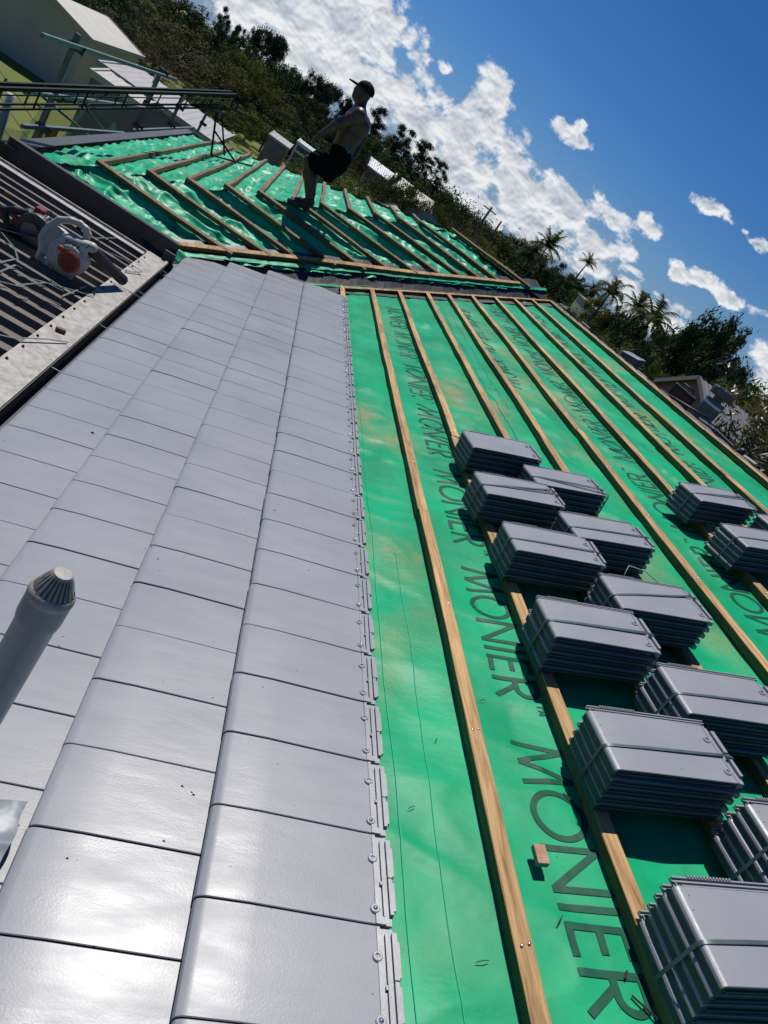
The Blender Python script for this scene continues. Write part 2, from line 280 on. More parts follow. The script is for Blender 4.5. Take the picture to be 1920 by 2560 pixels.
def tile_mat():
    m = bpy.data.materials.new('glazed_tile_grey'); m.use_nodes = True; nt = m.node_tree; b = nt.nodes['Principled BSDF']; L = nt.links.new
    t = nt.nodes.new('ShaderNodeTexCoord')
    n = nt.nodes.new('ShaderNodeTexNoise'); n.inputs['Scale'].default_value = 2.2; n.inputs['Detail'].default_value = 5; L(t.outputs['Object'], n.inputs['Vector'])
    cr = nt.nodes.new('ShaderNodeValToRGB'); L(n.outputs[0], cr.inputs[0]); e = cr.color_ramp.elements
    e[0].position = .3; e[0].color = (.243, .252, .272, 1); e[1].position = .7; e[1].color = (.290, .298, .316, 1)
    g = nt.nodes.new('ShaderNodeTexNoise'); g.inputs['Scale'].default_value = 55; g.inputs['Detail'].default_value = 2; L(t.outputs['Object'], g.inputs['Vector'])
    gr = nt.nodes.new('ShaderNodeMapRange'); gr.inputs[1].default_value = .755; gr.inputs[2].default_value = .77; L(g.outputs[0], gr.inputs[0])
    mx = nt.nodes.new('ShaderNodeMix'); mx.data_type = 'RGBA'; L(gr.outputs[0], mx.inputs[0]); L(cr.outputs[0], mx.inputs[6]); mx.inputs[7].default_value = (.07, .06, .055, 1)
    L(mx.outputs[2], b.inputs['Base Color'])
    mp = nt.nodes.new('ShaderNodeMapping'); L(t.outputs['Object'], mp.inputs[0]); mp.inputs['Scale'].default_value = (1, 3.5, 1)
    s = nt.nodes.new('ShaderNodeTexNoise'); s.inputs['Scale'].default_value = 5; s.inputs['Detail'].default_value = 5; L(mp.outputs[0], s.inputs['Vector'])
    rr = nt.nodes.new('ShaderNodeMapRange'); rr.inputs[1].default_value = .3; rr.inputs[2].default_value = .7; rr.inputs[3].default_value = .29; rr.inputs[4].default_value = .40; L(s.outputs[0], rr.inputs[0]); L(rr.outputs[0], b.inputs['Roughness'])
    b.inputs['Specular IOR Level'].default_value = .23
    f = nt.nodes.new('ShaderNodeTexNoise'); f.inputs['Scale'].default_value = 210; f.inputs['Detail'].default_value = 2; L(t.outputs['Object'], f.inputs['Vector'])
    bp = nt.nodes.new('ShaderNodeBump'); bp.inputs['Strength'].default_value = .17; bp.inputs['Distance'].default_value = .0009; L(f.outputs[0], bp.inputs['Height'])
    b2 = nt.nodes.new('ShaderNodeBump'); b2.inputs['Strength'].default_value = .22; b2.inputs['Distance'].default_value = .004; L(s.outputs[0], b2.inputs['Height']); L(bp.outputs[0], b2.inputs['Normal']); L(b2.outputs[0], b.inputs['Normal'])
    return m
TILE = tile_mat()
BODY = mat('tile_body_shaded', (.045, .058, .064), .7, var=(.06, .072, .078), vscale=20, bump=.2, bscale=120, bdist=.002)  # unglazed sides and noses, with their shade painted into the dark colour
NAIL = mat('nail_zinc', (.75, .76, .78), .3, metal=1)
STRAPM = mat('green_strap', (.028, .060, .062), .4, var=(.045, .085, .085), vscale=20)
DARKMET = mat('charcoal_gutter_paint', (.018, .019, .021), .42, var=(.035, .036, .038), vscale=6, bump=.1)
CHANNEL = mat('valley_black_metal', (.012, .013, .015), .5, var=(.03, .03, .03), vscale=3)
DEBRIS = mat('valley_old_mortar', (.13, .105, .085), .9, var=(.05, .04, .035), vscale=30, bump=.8, bscale=60, bdist=.01)
WALLM = mat('render_wall_cream', (.45, .42, .36), .8, var=(.38, .35, .30))
OLDTILE = mat('old_concrete_tile', (.17, .145, .13), .85, var=(.09, .08, .075), vscale=25, bump=.5, bscale=90, bdist=.004)
# ================================================================== the house under re-roofing
house = empty('house', (0, 0, 0), label='house being re-roofed, half laid with grey tiles over green sarking and timber battens', cat='house')
BU = [.683, 1.003, 1.368, 1.665, 2.032, 2.41, 2.753, 3.11, 3.49]     # batten positions up slope A
cosT, sinT, tanT = math.cos(TH), math.sin(TH), math.tan(TH)
YV = lambda u: u * cosT + 6.47                                        # valley centre line seen from slope A
def HA(u, d):
    u = np.asarray(u, float); d = np.asarray(d, float)
    allb = np.array([-1.0, -.68, -.34, 0., .34] + [b + .022 for b in BU])
    dist = np.min(np.abs(u[..., None] - allb), axis=-1); span = np.clip(dist / .17, 0, 1)
    raf = np.sin(np.pi * (d + .15) / .62) ** 2
    wr = ridge(u * 1.3 + 3 + d * .5, d * 2.1 + 1.3 * vnoise(u * 1.2, d * .8)) ** 3
    wr2 = ridge(u * 3.2 + d * 1.1, d * 5.5) ** 4
    fold = np.exp(-((np.mod(d + .35 * u + .22 * np.sin(u * 2.1), 1.18) - .6) / .028) ** 2)
    amp = .55 + 1.1 * ss((d - .8) / 2.6)
    h = -.0655 - .012 * span * raf + span * amp * (.012 * (wr - .3) + .011 * (wr2 - .2) + .010 * fold) + .0035 * (fbm(u * 9, d * 9, 3) - .5)
    return np.minimum(h, -.0612 + .014 * span)
us = np.concatenate([np.arange(-1.0, .3, .06), np.arange(.3, 3.62, .0135)])
ds = [-1.2]
while ds[-1] < 9.75: ds.append(ds[-1] + max(.0125, .0125 * (ds[-1] + 1.2) / 1.6))
ds = np.array(ds)
Ug, Dg = np.meshgrid(us, ds, indexing='ij'); Hg = HA(Ug, Dg)
ok = Dg < YV(Ug) - .16
ni, nj = Ug.shape; idx = np.arange(ni * nj).reshape(ni, nj)
Dc = np.minimum(Dg, YV(Ug) - .14)
F = np.stack([idx[:-1, :-1], idx[1:, :-1], idx[1:, 1:], idx[:-1, 1:]], -1).reshape(-1, 4)
keep = (ok[:-1, :-1] | ok[1:, :-1])
F = F[keep.reshape(-1)]
V = np.stack([Ug, Dc, HA(Ug, Dc)], -1).reshape(-1, 3)
used = np.unique(F); rm = np.full(len(V), -1); rm[used] = np.arange(len(used))
sark = npmesh('roof_underlay', V[used], rm[F], UND, house); sark.rotation_euler = ROTA

# ---- printed lettering, drawn as ink strokes that follow the folds of the sheet
def letter_strokes():
    S = []; arc = lambda cx, cy, rx, ry, a0, a1, n=40: [(cx + rx * math.cos(R(a0 + (a1 - a0) * i / n)), cy + ry * math.sin(R(a0 + (a1 - a0) * i / n))) for i in range(n + 1)]
    W_ = .0185; H_ = .158
    h = W_ / 2
    S += [[(.008, 0), (.030, H_)], [(.030, H_), (.083, .006)], [(.083, .006), (.140, H_)], [(.140, H_), (.160, 0)]]
    S += [arc(.262, H_ / 2, .071, H_ / 2 - h + .003, 0, 360, 56)]
    S += [[(.365, 0), (.365, H_)], [(.365, H_ - .004), (.478, .004)], [(.478, 0), (.478, H_)]]
    S += [[(.524, 0), (.524, H_)]]
    S += [[(.572, 0), (.572, H_)], [(.572, H_ - h), (.640, H_ - h)], [(.572, H_ * .53), (.632, H_ * .53)], [(.572, h), (.642, h)]]
    S += [[(.676, 0), (.676, H_)], [(.676, H_ - h), (.718, H_ - h)] , arc(.718, H_ * .72, .036, H_ * .28 - h, 90, -90, 20), [(.718, H_ * .44 + h), (.676, H_ * .44 + h)], [(.706, H_ * .46), (.762, 0)]]
    tm = [[(.785, .150), (.805, .150)], [(.795, .150), (.795, .128)], [(.811, .128), (.813, .150)], [(.813, .150), (.820, .134)], [(.820, .134), (.827, .150)], [(.827, .150), (.829, .128)]]
    return [(s, W_) for s in S] + [(s, .0035) for s in tm]
def lettering(u0, d0, sgn, hu):
    """sgn=-1: reads towards the camera with its top up the slope; sgn=+1: the other way round"""
    Vs = []; Fs = []; lay = 0
    for pts, wd in LET:
        fine = []
        for a, b in zip(pts[:-1], pts[1:]):
            n = max(1, int(math.dist(a, b) / .006)); fine += [(a[0] + (b[0] - a[0]) * i / n, a[1] + (b[1] - a[1]) * i / n) for i in range(n)]
        fine.append(pts[-1]); closed = math.dist(pts[0], pts[-1]) < 1e-6
        arr = np.array(fine); t = np.gradient(arr, axis=0)
        if closed: t[0] = t[-1] = (arr[1] - arr[-2])
        t /= np.linalg.norm(t, axis=1)[:, None]; nrm = np.stack([-t[:, 1], t[:, 0]], 1); off = lay * .00005; lay += 1
        K = 4
        for i in range(len(arr)):
            for j in range(K + 1):
                p = arr[i] + nrm[i] * wd * (j / K - .5)
                Vs.append((p[0], p[1], off))
        base = len(Vs) - len(arr) * (K + 1)
        for i in range(len(arr) - 1):
            for j in range(K): a = base + i * (K + 1) + j; Fs.append((a, a + K + 1, a + K + 2, a + 1))
    Vs = np.array(Vs); d = d0 + sgn * Vs[:, 0]; u = u0 - sgn * Vs[:, 1] * hu
    return np.stack([u, d, HA(u, d) + .0016 + Vs[:, 2]], 1), np.array(Fs)
LET = letter_strokes()
for (u0, dstart, sgn, per, n) in ((.842, .655, -1, .955, 9), (2.395, .60, 1, .94, 9), (3.005, .15, 1, .94, 10), (1.865, 4.6, 1, .95, 5)):
    for i in range(n):
        dd = dstart + per * (i - (1 if sgn < 0 else 0)) if sgn > 0 else dstart + per * i
        if sgn < 0 and dd > 6.5: continue
        if sgn > 0 and dd + .8 > YV(u0) - .3: continue
        v, f_ = lettering(u0, dd, sgn, 1.0); npmesh('printed_word', v, f_, INK, sark, smooth=True)   # MONIER and a small TM
# dark seam tape across the sheet near the top and the two thin chalked lap lines
def ribbon(pts, wd, dz, name, m):
    pts = np.array(pts); seg = []
    for a, b in zip(pts[:-1], pts[1:]):
        n = max(2, int(np.linalg.norm(b - a) / .02)); seg += [a + (b - a) * i / n for i in range(n)]
    seg.append(pts[-1]); arr = np.array(seg); t = np.gradient(arr, axis=0); t /= np.linalg.norm(t, axis=1)[:, None]; nr = np.stack([-t[:, 1], t[:, 0]], 1)
    Vv = []
    for i in range(len(arr)):
        for s in (-.5, .5):
            p = arr[i] + nr[i] * wd * s; Vv.append((p[0], p[1], float(HA(p[0], p[1])) + dz))
    Ff = [(2 * i, 2 * i + 2, 2 * i + 3, 2 * i + 1) for i in range(len(arr) - 1)]
    return npmesh(name, np.array(Vv), np.array(Ff), m, sark)
TAPE = mat('black_lap_line', (.01, .03, .02), .6)
ribbon([(2.80, 3.02), (3.10, 3.03), (3.46, 3.05)], .020, .003, 'lap_line', TAPE)
ribbon([(1.50 + .01 * math.sin(i * 1.7) + .012 * math.sin(i * .63), 3.2 + i * .16) for i in range(26)], .004, .003, 'lap_line', TAPE)
ribbon([(1.585 + .008 * math.sin(i * 2.1), 3.9 + i * .16) for i in range(20)], .003, .003, 'lap_line', TAPE)
LAP = mat('sarking_lap_edge', (.01, .46, .24), .6, spec=.1)
ribbon([(.462 + .003 * math.sin(i * 1.1), -1 + i * .2) for i in range(34)], .002, .0035, 'lap_edge', LAP)
ribbon([(.56 + .004 * math.sin(i * .8), -1 + i * .2) for i in range(14)], .0015, .0030, 'lap_edge', LAP)

# ---- battens on slope A: sawn lengths butted end to end, each with its own bow
def batten_mesh(p0, p1, up, wd, ht, name, m, parent, bow=.006, seed=0, rot=None, loc=None):
    """p0,p1: centre of the top face; up: surface normal (local frame)"""
    p0, p1, up = Vector(p0), Vector(p1), Vector(up); t = (p1 - p0); Ln = t.length; t.normalize(); sd = t.cross(up).normalized()
    n = max(2, int(Ln / .12)); Vv = []; rr = random.Random(seed)
    ph = rr.random() * 9; ph2 = rr.random() * 9; w0 = wd * (1 + rr.uniform(-.05, .05))
    for i in range(n + 1):
        s = i / n; c = p0 + t * Ln * s + sd * bow * .8 * math.sin(math.pi * s * max(1, round(Ln / 1.3))) * math.cos(ph) + up * .0025 * math.sin(s * 5 + ph2)
        c2 = .0022
        for a, b in ((-w0 / 2, -ht), (w0 / 2, -ht), (w0 / 2, -c2), (w0 / 2 - c2, 0), (-w0 / 2 + c2, 0), (-w0 / 2, -c2)):
            jt = rr.uniform(-.0006, .0006); Vv.append(tuple(c + sd * (a + jt) + up * (b + jt)))
    k = 6; Ff = [(i * k + j, i * k + (j + 1) % k, (i + 1) * k + (j + 1) % k, (i + 1) * k + j) for i in range(n) for j in range(k)]
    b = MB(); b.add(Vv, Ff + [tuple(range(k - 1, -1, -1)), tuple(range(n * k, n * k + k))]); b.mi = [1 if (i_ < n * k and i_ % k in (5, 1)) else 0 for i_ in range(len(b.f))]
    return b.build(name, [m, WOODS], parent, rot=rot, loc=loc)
HT = -.020
for bi, u in enumerate([.36] + BU):
    end = (u + .022) * cosT + 6.21
    cuts = {0: [-1.2, 2.6], 1: [-1.2, 1.96, 4.1], 2: [-1.2, 3.0], 3: [-1.2, 2.2, 5.0], 4: [-1.2, 3.31], 5: [-1.2, 1.9, 3.72], 6: [-1.2, 4.27], 7: [-1.2, 3.9, 6.4], 8: [-1.2, 3.5, 4.95], 9: [-1.2, 4.6, 7.4]}[bi] + [end]
    for k in range(len(cuts) - 1):
        a, b = cuts[k] + .001, cuts[k + 1] - .001; du = random.uniform(-.004, .004)
        o = batten_mesh((u + .024 + du, a, HT), (u + .024 + du + random.uniform(-.004, .004), b, HT), (0, 0, 1), .047, .040, 'batten', WOOD, house, .006, seed=bi * 9 + k, rot=ROTA)
        nb = MB()
        for q in np.arange(math.ceil(a / .62) * .62, b, .62):
            for s in (-.009, .010): nb.lathe([(.0001, .0012), (.0034, .0010), (.0036, 0)], 8, Matrix.Translation((u + .024 + du + s, q + .3 * s, HT + .0006)))
        if nb.v: tag(nb.build('nails', NAIL, o, smooth=True), kind='stuff')
# rafters under the sheet show as nothing; timber along the valley, both sides, and its trough
def pav(u, off, h): return PA(u, u * cosT + off, h)
batten_mesh(pav(.40, 6.13, HT), pav(3.52, 6.24, HT), PA(0, 0, 1), .05, .04, 'valley_batten', WOOD, house, .004, seed=71)
batten_mesh((-1.10, 5.72, ZB(5.72) - .0), (1.35, 8.10, ZB(8.10) + .0), (0, -sinT, cosT), .05, .04, 'valley_batten', WOOD, house, .006, seed=72)
batten_mesh((1.36, 8.11, ZB(8.11)), (2.80, 9.56, ZB(9.56)), (0, -sinT, cosT), .05, .04, 'valley_batten', WOOD, house, .004, seed=73)
b = MB(); n = 60
prof = [(-.36, 'A', -.058), (-.16, 'A', -.064), (-.10, 'A', -.085), (0, 'V', -.10), (.10, 'B', -.085), (.16, 'B', -.060), (.36, 'B', -.045)]
Vv = []
for i in range(n + 1):
    x = -1.12 + (3.42 + 1.12) * i / n; y = x + 6.47
    for (o_, k_, h_) in prof:
        s = o_ / math.sqrt(2); X, Y = x - s, y + s
        Z = (X * tanT if k_ == 'A' else ZB(Y) if k_ == 'B' else min(X * tanT, ZB(Y))) + h_ + .004 * math.sin(i * 1.3 + o_ * 20)
        Vv.append((X, Y, Z))
k = len(prof); b.add(Vv, [(i * k + j, (i + 1) * k + j, (i + 1) * k + j + 1, i * k + j + 1) for i in range(n) for j in range(k - 1)])
b.build('valley_gutter', CHANNEL, house)
# crumbled old bedding mortar lying in the valley
Vv = []; Ff = []; nn = 240; kk = 9
for i in range(nn + 1):
    x = -.95 + 4.2 * i / nn; y = x + 6.47
    for j in range(kk):
        o_ = -.135 + .13 * j / (kk - 1); s = o_ / math.sqrt(2); X, Y = x - s, y + s
        e = 1 - abs(j / (kk - 1) * 2 - 1); hh = -.105 + .052 * e ** .5 * (.35 + 1.2 * float(fbm(np.array(x * 14.), np.array(o_ * 30. + 3), 3)))
        Vv.append((X, Y, min(X * tanT, ZB(Y)) + hh + .02))
Ff = [(i * kk + j, (i + 1) * kk + j, (i + 1) * kk + j + 1, i * kk + j + 1) for i in range(nn) for j in range(kk - 1)]
o = npmesh('valley_mortar', np.array(Vv), np.array(Ff), DEBRIS, house)
# torn strips of sarking along both valley edges
for (side, off, hh, sd_) in (('A', 6.27, -.052, 1), ('B', 6.70, -.040, 5)):
    Vv = []; nn = 300
    for i in range(nn + 1):
        x = (-.2 if side == 'A' else -1.0) + (3.35 + (.2 if side == 'A' else 1.0)) * i / nn; y = x + off
        wv_ = (.012 if side == 'B' else .016) + .024 * float(vnoise(np.array(x * 3.1 + sd_), np.array(1.5)))
        for j in range(4):
            s = (j / 3 - .5) * wv_ * 2; X, Y = x - s / 1.414, y + s / 1.414
            Z = (X * tanT if side == 'A' else ZB(Y)) + hh + .016 * float(fbm(np.array(x * 12. + j), np.array(sd_ * 3. + j * .8), 2)) - .004
            Vv.append((X, Y, Z))
    npmesh('torn_underlay_strip', np.array(Vv), np.array([(i * 4 + j, (i + 1) * 4 + j, (i + 1) * 4 + j + 1, i * 4 + j + 1) for i in range(nn) for j in range(3)]), UND2, house)

# ---- the laid tiles: four courses from the eave, half bond
TW = .2141
PROF = [(0.000, -.004), (0.000, .012), (.0015, .0178), (.005, .0232), (.011, .0264), (.018, .0277), (.026, .0278), (.110, .0228), (.125, .0211), (.345, -.0015), (.352, -.0022)]
b = MB(); rt = random.Random(5)
courses = ((0., 0., 6.20), (-.345, .5, 6.27), (-.69, 0., 6.20), (-1.035, .5, 5.92))
for ci, (u0, st, yend) in enumerate(courses):
    i = -9
    while True:
        d0 = (i + st) * TW; d1 = d0 + TW - .0034
        if d1 > yend: break
        dh0 = rt.uniform(-.0006, .0006); dh1 = rt.uniform(-.0008, .0016); du = rt.uniform(-.0012, .0012); sk = rt.uniform(-.001, .001); tilt = rt.uniform(-.0012, .0012)
        pr = PROF if ci == 0 else PROF
        if ci == 0: pr = PROF[:-1] + [(.372, -.0035)]
        rows_ = []
        eb = .0016
        for (a, h) in pr:
            hn = h + (dh1 if a < .05 else dh1 * (1 - a / .4)) + dh0 * (a / .4)
            rows_.append([(u0 + a + du + sk, d0 + .0004, -.012 + min(hn, 0) if a > .0 else hn - .002), (u0 + a + du + sk, d0, hn - eb), (u0 + a + du + sk, d0 + eb, hn), (u0 + a + du, (d0 + d1) / 2, hn + tilt * .3), (u0 + a + du - sk, d1 - eb, hn + tilt), (u0 + a + du - sk, d1, hn - eb + tilt), (u0 + a + du - sk, d1 - .0004, -.012 + min(hn, 0) if a > .0 else hn - .002)])
        vs = [p for r_ in rows_ for p in r_]; k = 7
        fs = [(x * k + y, x * k + y + 1, (x + 1) * k + y + 1, (x + 1) * k + y) for x in range(len(rows_) - 1) for y in range(k - 1)]
        b.cur = 0; nf = len(rows_) - 1
        for x in range(nf):
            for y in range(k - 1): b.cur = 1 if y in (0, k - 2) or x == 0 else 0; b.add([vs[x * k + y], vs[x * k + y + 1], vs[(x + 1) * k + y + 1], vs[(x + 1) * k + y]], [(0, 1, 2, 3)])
        b.cur = 0
        if ci == 0:   # exposed heads: nail bosses, weather ledge, notched outer rail
            hb = -.0035
            def bx(a, c, m_=b): m_.box((a[0] + du, d0 + a[1], a[2]), (c[0] + du, d0 + c[1], c[2]))
            T_ = TW - .0034
            bx((.372, .000, hb - .012), (.379, T_ * .985, hb + .0025))
            bx((.379, .002, hb - .014), (.408, T_ - .002, hb - .0065))
            bx((.390, .018, hb - .014), (.3935, T_ * .93, hb + .0005)); bx((.404, .022, hb - .014), (.412, T_ * .49, hb + .0015)); bx((.404, T_ * .505, hb - .014), (.4145, T_ - .012, hb + .0012))
            bx((.412, .034, hb - .016), (.4185, T_ * .46, hb - .004)); bx((.4145, T_ * .54, hb - .016), (.420, T_ - .028, hb - .004))
            bx((.379, .000, hb - .012), (.394, .016, hb + .0015)); bx((.386, T_ * .42, hb - .006), (.392, T_ * .46, hb - .001))
            for fy in (.15, .70):
                b.lathe([(.0105, hb - .004), (.0105, hb + .0028), (.0085, hb + .0045), (.0055, hb + .0045), (.0042, hb + .0015), (.0001, hb + .0012)], 18, Matrix.Translation((u0 + .371 + du, d0 + T_ * fy, 0)))
        i += 1
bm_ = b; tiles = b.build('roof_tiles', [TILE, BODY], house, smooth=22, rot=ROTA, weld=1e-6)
nb = MB()
for i in range(-9, 29):
    d0 = i * TW
    if i % 5 != 3: nb.lathe([(.0001, .0050), (.0036, .0044), (.0045, .0028), (.0042, .0008)], 12, Matrix.Translation((.371, d0 + (TW - .0034) * .15 * 1.0, -.0015)))
tag(nb.build('tile_nails', NAIL, tiles, smooth=True), kind='stuff')
# ---- ridge, far side of slope A with the old tiles still on, gable walls, gutters
Vv = []; nn = 200
for i in range(nn + 1):
    d = -1.3 + 10.9 * i / nn
    for j, (x, dz) in enumerate(((3.335, -.016), (3.355, -.002), (3.39, -.004), (4.1, -.22), (5.2, -.58), (7.4, -1.34))):
        wob = .012 * abs(math.sin(d * math.pi / .30)) if j in (1, 2) else .010 * abs(math.sin(d * math.pi / .30))
        Vv.append((x, d, 1.135 + dz + wob))
k = 6
o = npmesh('old_tile_slope', np.array(Vv), np.array([(i * k + j, (i + 1) * k + j, (i + 1) * k + j + 1, i * k + j + 1) for i in range(nn) for j in range(k - 1)]), OLDTILE, house, smooth=False)
b = MB(); b.box((-.92, -3.2, -3.2), (7.2, 5.6, -.46)); b.box((-2.25, 5.85, -3.2), (7.2, 13.4, -.40)); b.build('wall', WALLM, house)
# the gutter along the eave of slope A (dark, seen from above) with its outer lip, and hanging clips
b = MB(); b.box((-1.055, -1.6, -.47), (-.985, 5.63, -.465)); b.box((-1.06, -1.6, -.47), (-1.055, 5.63, -.372)); b.box((-.985, -1.6, -.47), (-.978, 5.63, -.40)); b.build('gutter', CHANNEL, house)
b = MB()
for yy in (1.55, 2.62, 3.45, 4.4, 5.2): b = MB(); b.box((-1.056, yy, -.385), (-.99, yy + .004, -.380)); b.build('gutter_clip', NAIL, house)
# eave of the wing: tall dark gutter facing the camera and one along the hip end
b = MB(); b.box((-2.50, 5.585, -.425), (-1.05, 5.60, -.228)); b.box((-2.50, 5.585, -.231), (-1.05, 5.66, -.225)); b.box((-2.50, 5.60, -.43), (-1.05, 5.66, -.42)); b.build('gutter', DARKMET, house, bevel=.002)
b = MB(); b.box((-2.535, 5.55, -.46), (-2.52, 13.75, -.285)); b.box((-2.535, 5.55, -.289), (-2.42, 13.75, -.283)); b.box((-2.54, 13.72, -.46), (-2.2, 13.76, -.27)); b.build('gutter', DARKMET, house, bevel=.002)
b = MB(); b.box((-1.13, 5.50, -.44), (-1.04, 5.59, -.30)); b.build('gutter_corner', DARKMET, house)

# ---- slopes B (facing the camera) and C (hip end): loose crumpled sheet and battens that meet on the hip
HIP = lambda x: x + 8.11     # y of the near hip line at x
SB = lambda y: (y - 9.64) / cosT
BS = []   # batten start points on the near hip
for x0 in (-1.99, -1.66, -1.37, -1.07, -.78, -.46, -.16, .15, .47, .78, 1.08): BS.append(x0)
def crumple(a, b_, amp):
    return amp * (1.15 * (ridge(a * 2.1 + .6 * vnoise(a * 3, b_ * 3), b_ * 2.6 + .5 * vnoise(a * 2, b_ * 2 + 9)) ** 2 - .35) + .55 * (ridge(a * 5.1 + 7, b_ * 4.3 + b_) ** 2 - .35) + .30 * (ridge(a * 11, b_ * 12 + 3) ** 2 - .3))
# slope B mesh in local frame (x, s up the slope, h)
xs = np.arange(-2.46, 3.3, .016); sv = np.arange(SB(5.60), .02, .016)
X, S_ = np.meshgrid(xs, sv, indexing='ij'); Y = 9.64 + S_ * cosT
bl = np.array([SB(HIP(x)) for x in BS]); dist = np.min(np.abs(S_[..., None] - bl), axis=-1); span = ss(dist / .13)
H = -.050 - .034 * span + crumple(X * 1.0, S_ * 1.5, .050) * (.25 + .75 * span)
H = np.minimum(H, -.046 + .025 * span)
ok = (Y > X + 6.47 + .13) & (Y < X + 8.11 + .03)
idx = np.arange(X.size).reshape(X.shape); F = np.stack([idx[:-1, :-1], idx[1:, :-1], idx[1:, 1:], idx[:-1, 1:]], -1).reshape(-1, 4)
F = F[(ok[:-1, :-1] & ok[1:, :-1] & ok[1:, 1:] & ok[:-1, 1:]).reshape(-1)]
V = np.stack([X, S_, H], -1).reshape(-1, 3); used = np.unique(F); rm = np.full(len(V), -1); rm[used] = np.arange(len(used))
o = npmesh('roof_underlay', V[used], rm[F], UND2, house); o.rotation_euler = (TH, 0, 0); o.location = (0, 9.64, 1.10)
# slope C mesh in local frame (u up the slope, y, h)
uv = np.arange(-.02, 4.02 / cosT + .03, .016); yv = np.arange(5.6, 13.75, .018)
U_, Y = np.meshgrid(uv, yv, indexing='ij'); X = -2.44 + U_ * cosT
bl = np.array([(x + 2.44) / cosT for x in BS]); dist = np.min(np.abs(U_[..., None] - bl), axis=-1); span = ss(dist / .13)
corr = np.abs(np.sin(Y * 9.0 + 1.2 * vnoise(U_ * 2, Y * 1.1))) ** 1.5
H = -.050 - .030 * span + .032 * (corr - .4) * span + crumple(U_ * 1.4 + 20, Y * 1.1, .028) * (.2 + .8 * span)
H = np.minimum(H, -.046 + .022 * span)
ok = (Y > X + 8.11 - .03) & (Y < 13.68 - (X + 2.44) + .02)
idx = np.arange(X.size).reshape(X.shape); F = np.stack([idx[:-1, :-1], idx[1:, :-1], idx[1:, 1:], idx[:-1, 1:]], -1).reshape(-1, 4)
F = F[(ok[:-1, :-1] & ok[1:, :-1] & ok[1:, 1:] & ok[:-1, 1:]).reshape(-1)]
V = np.stack([U_, Y, H], -1).reshape(-1, 3); used = np.unique(F); rm = np.full(len(V), -1); rm[used] = np.arange(len(used))
o = npmesh('roof_underlay', V[used], rm[F], UND2, house); o.rotation_euler = ROTA; o.location = (-2.44, 0, -.27)
nB = Vector((0, -sinT, cosT)); nC = Vector((-sinT, 0, cosT))
for i, x0 in enumerate(BS):
    y0 = HIP(x0); rr = random.Random(100 + i); dz = rr.uniform(0, .006)
    xe = y0 - 6.80 + rr.uniform(-.03, .05); skew = rr.uniform(-.03, .01) - (.06 if i < 6 else 0)
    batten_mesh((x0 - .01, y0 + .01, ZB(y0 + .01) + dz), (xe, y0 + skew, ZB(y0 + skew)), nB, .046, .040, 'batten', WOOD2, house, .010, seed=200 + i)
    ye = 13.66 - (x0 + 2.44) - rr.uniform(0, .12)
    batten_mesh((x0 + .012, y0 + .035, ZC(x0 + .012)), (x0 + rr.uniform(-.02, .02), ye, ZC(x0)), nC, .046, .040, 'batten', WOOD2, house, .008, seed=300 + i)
# ridge and hip boards
batten_mesh((1.56, 9.60, 1.112), (3.0, 9.64, 1.112), nB, .05, .04, 'ridge_batten', WOOD2, house, .003, seed=401)
b = MB(); b.add([(1.5, 9.66, 1.06), (3.3, 9.66, 1.06), (3.3, 13.7, -.33), (-2.44, 13.7, -.33)], [(0, 1, 2, 3)]); b.add([(3.3, 9.6, 1.08), (7.4, 9.6, -.32), (7.4, 13.7, -.33), (3.3, 13.7, -.33)], [(0, 1, 2, 3)])
b.build('old_tile_slope', OLDTILE, house)
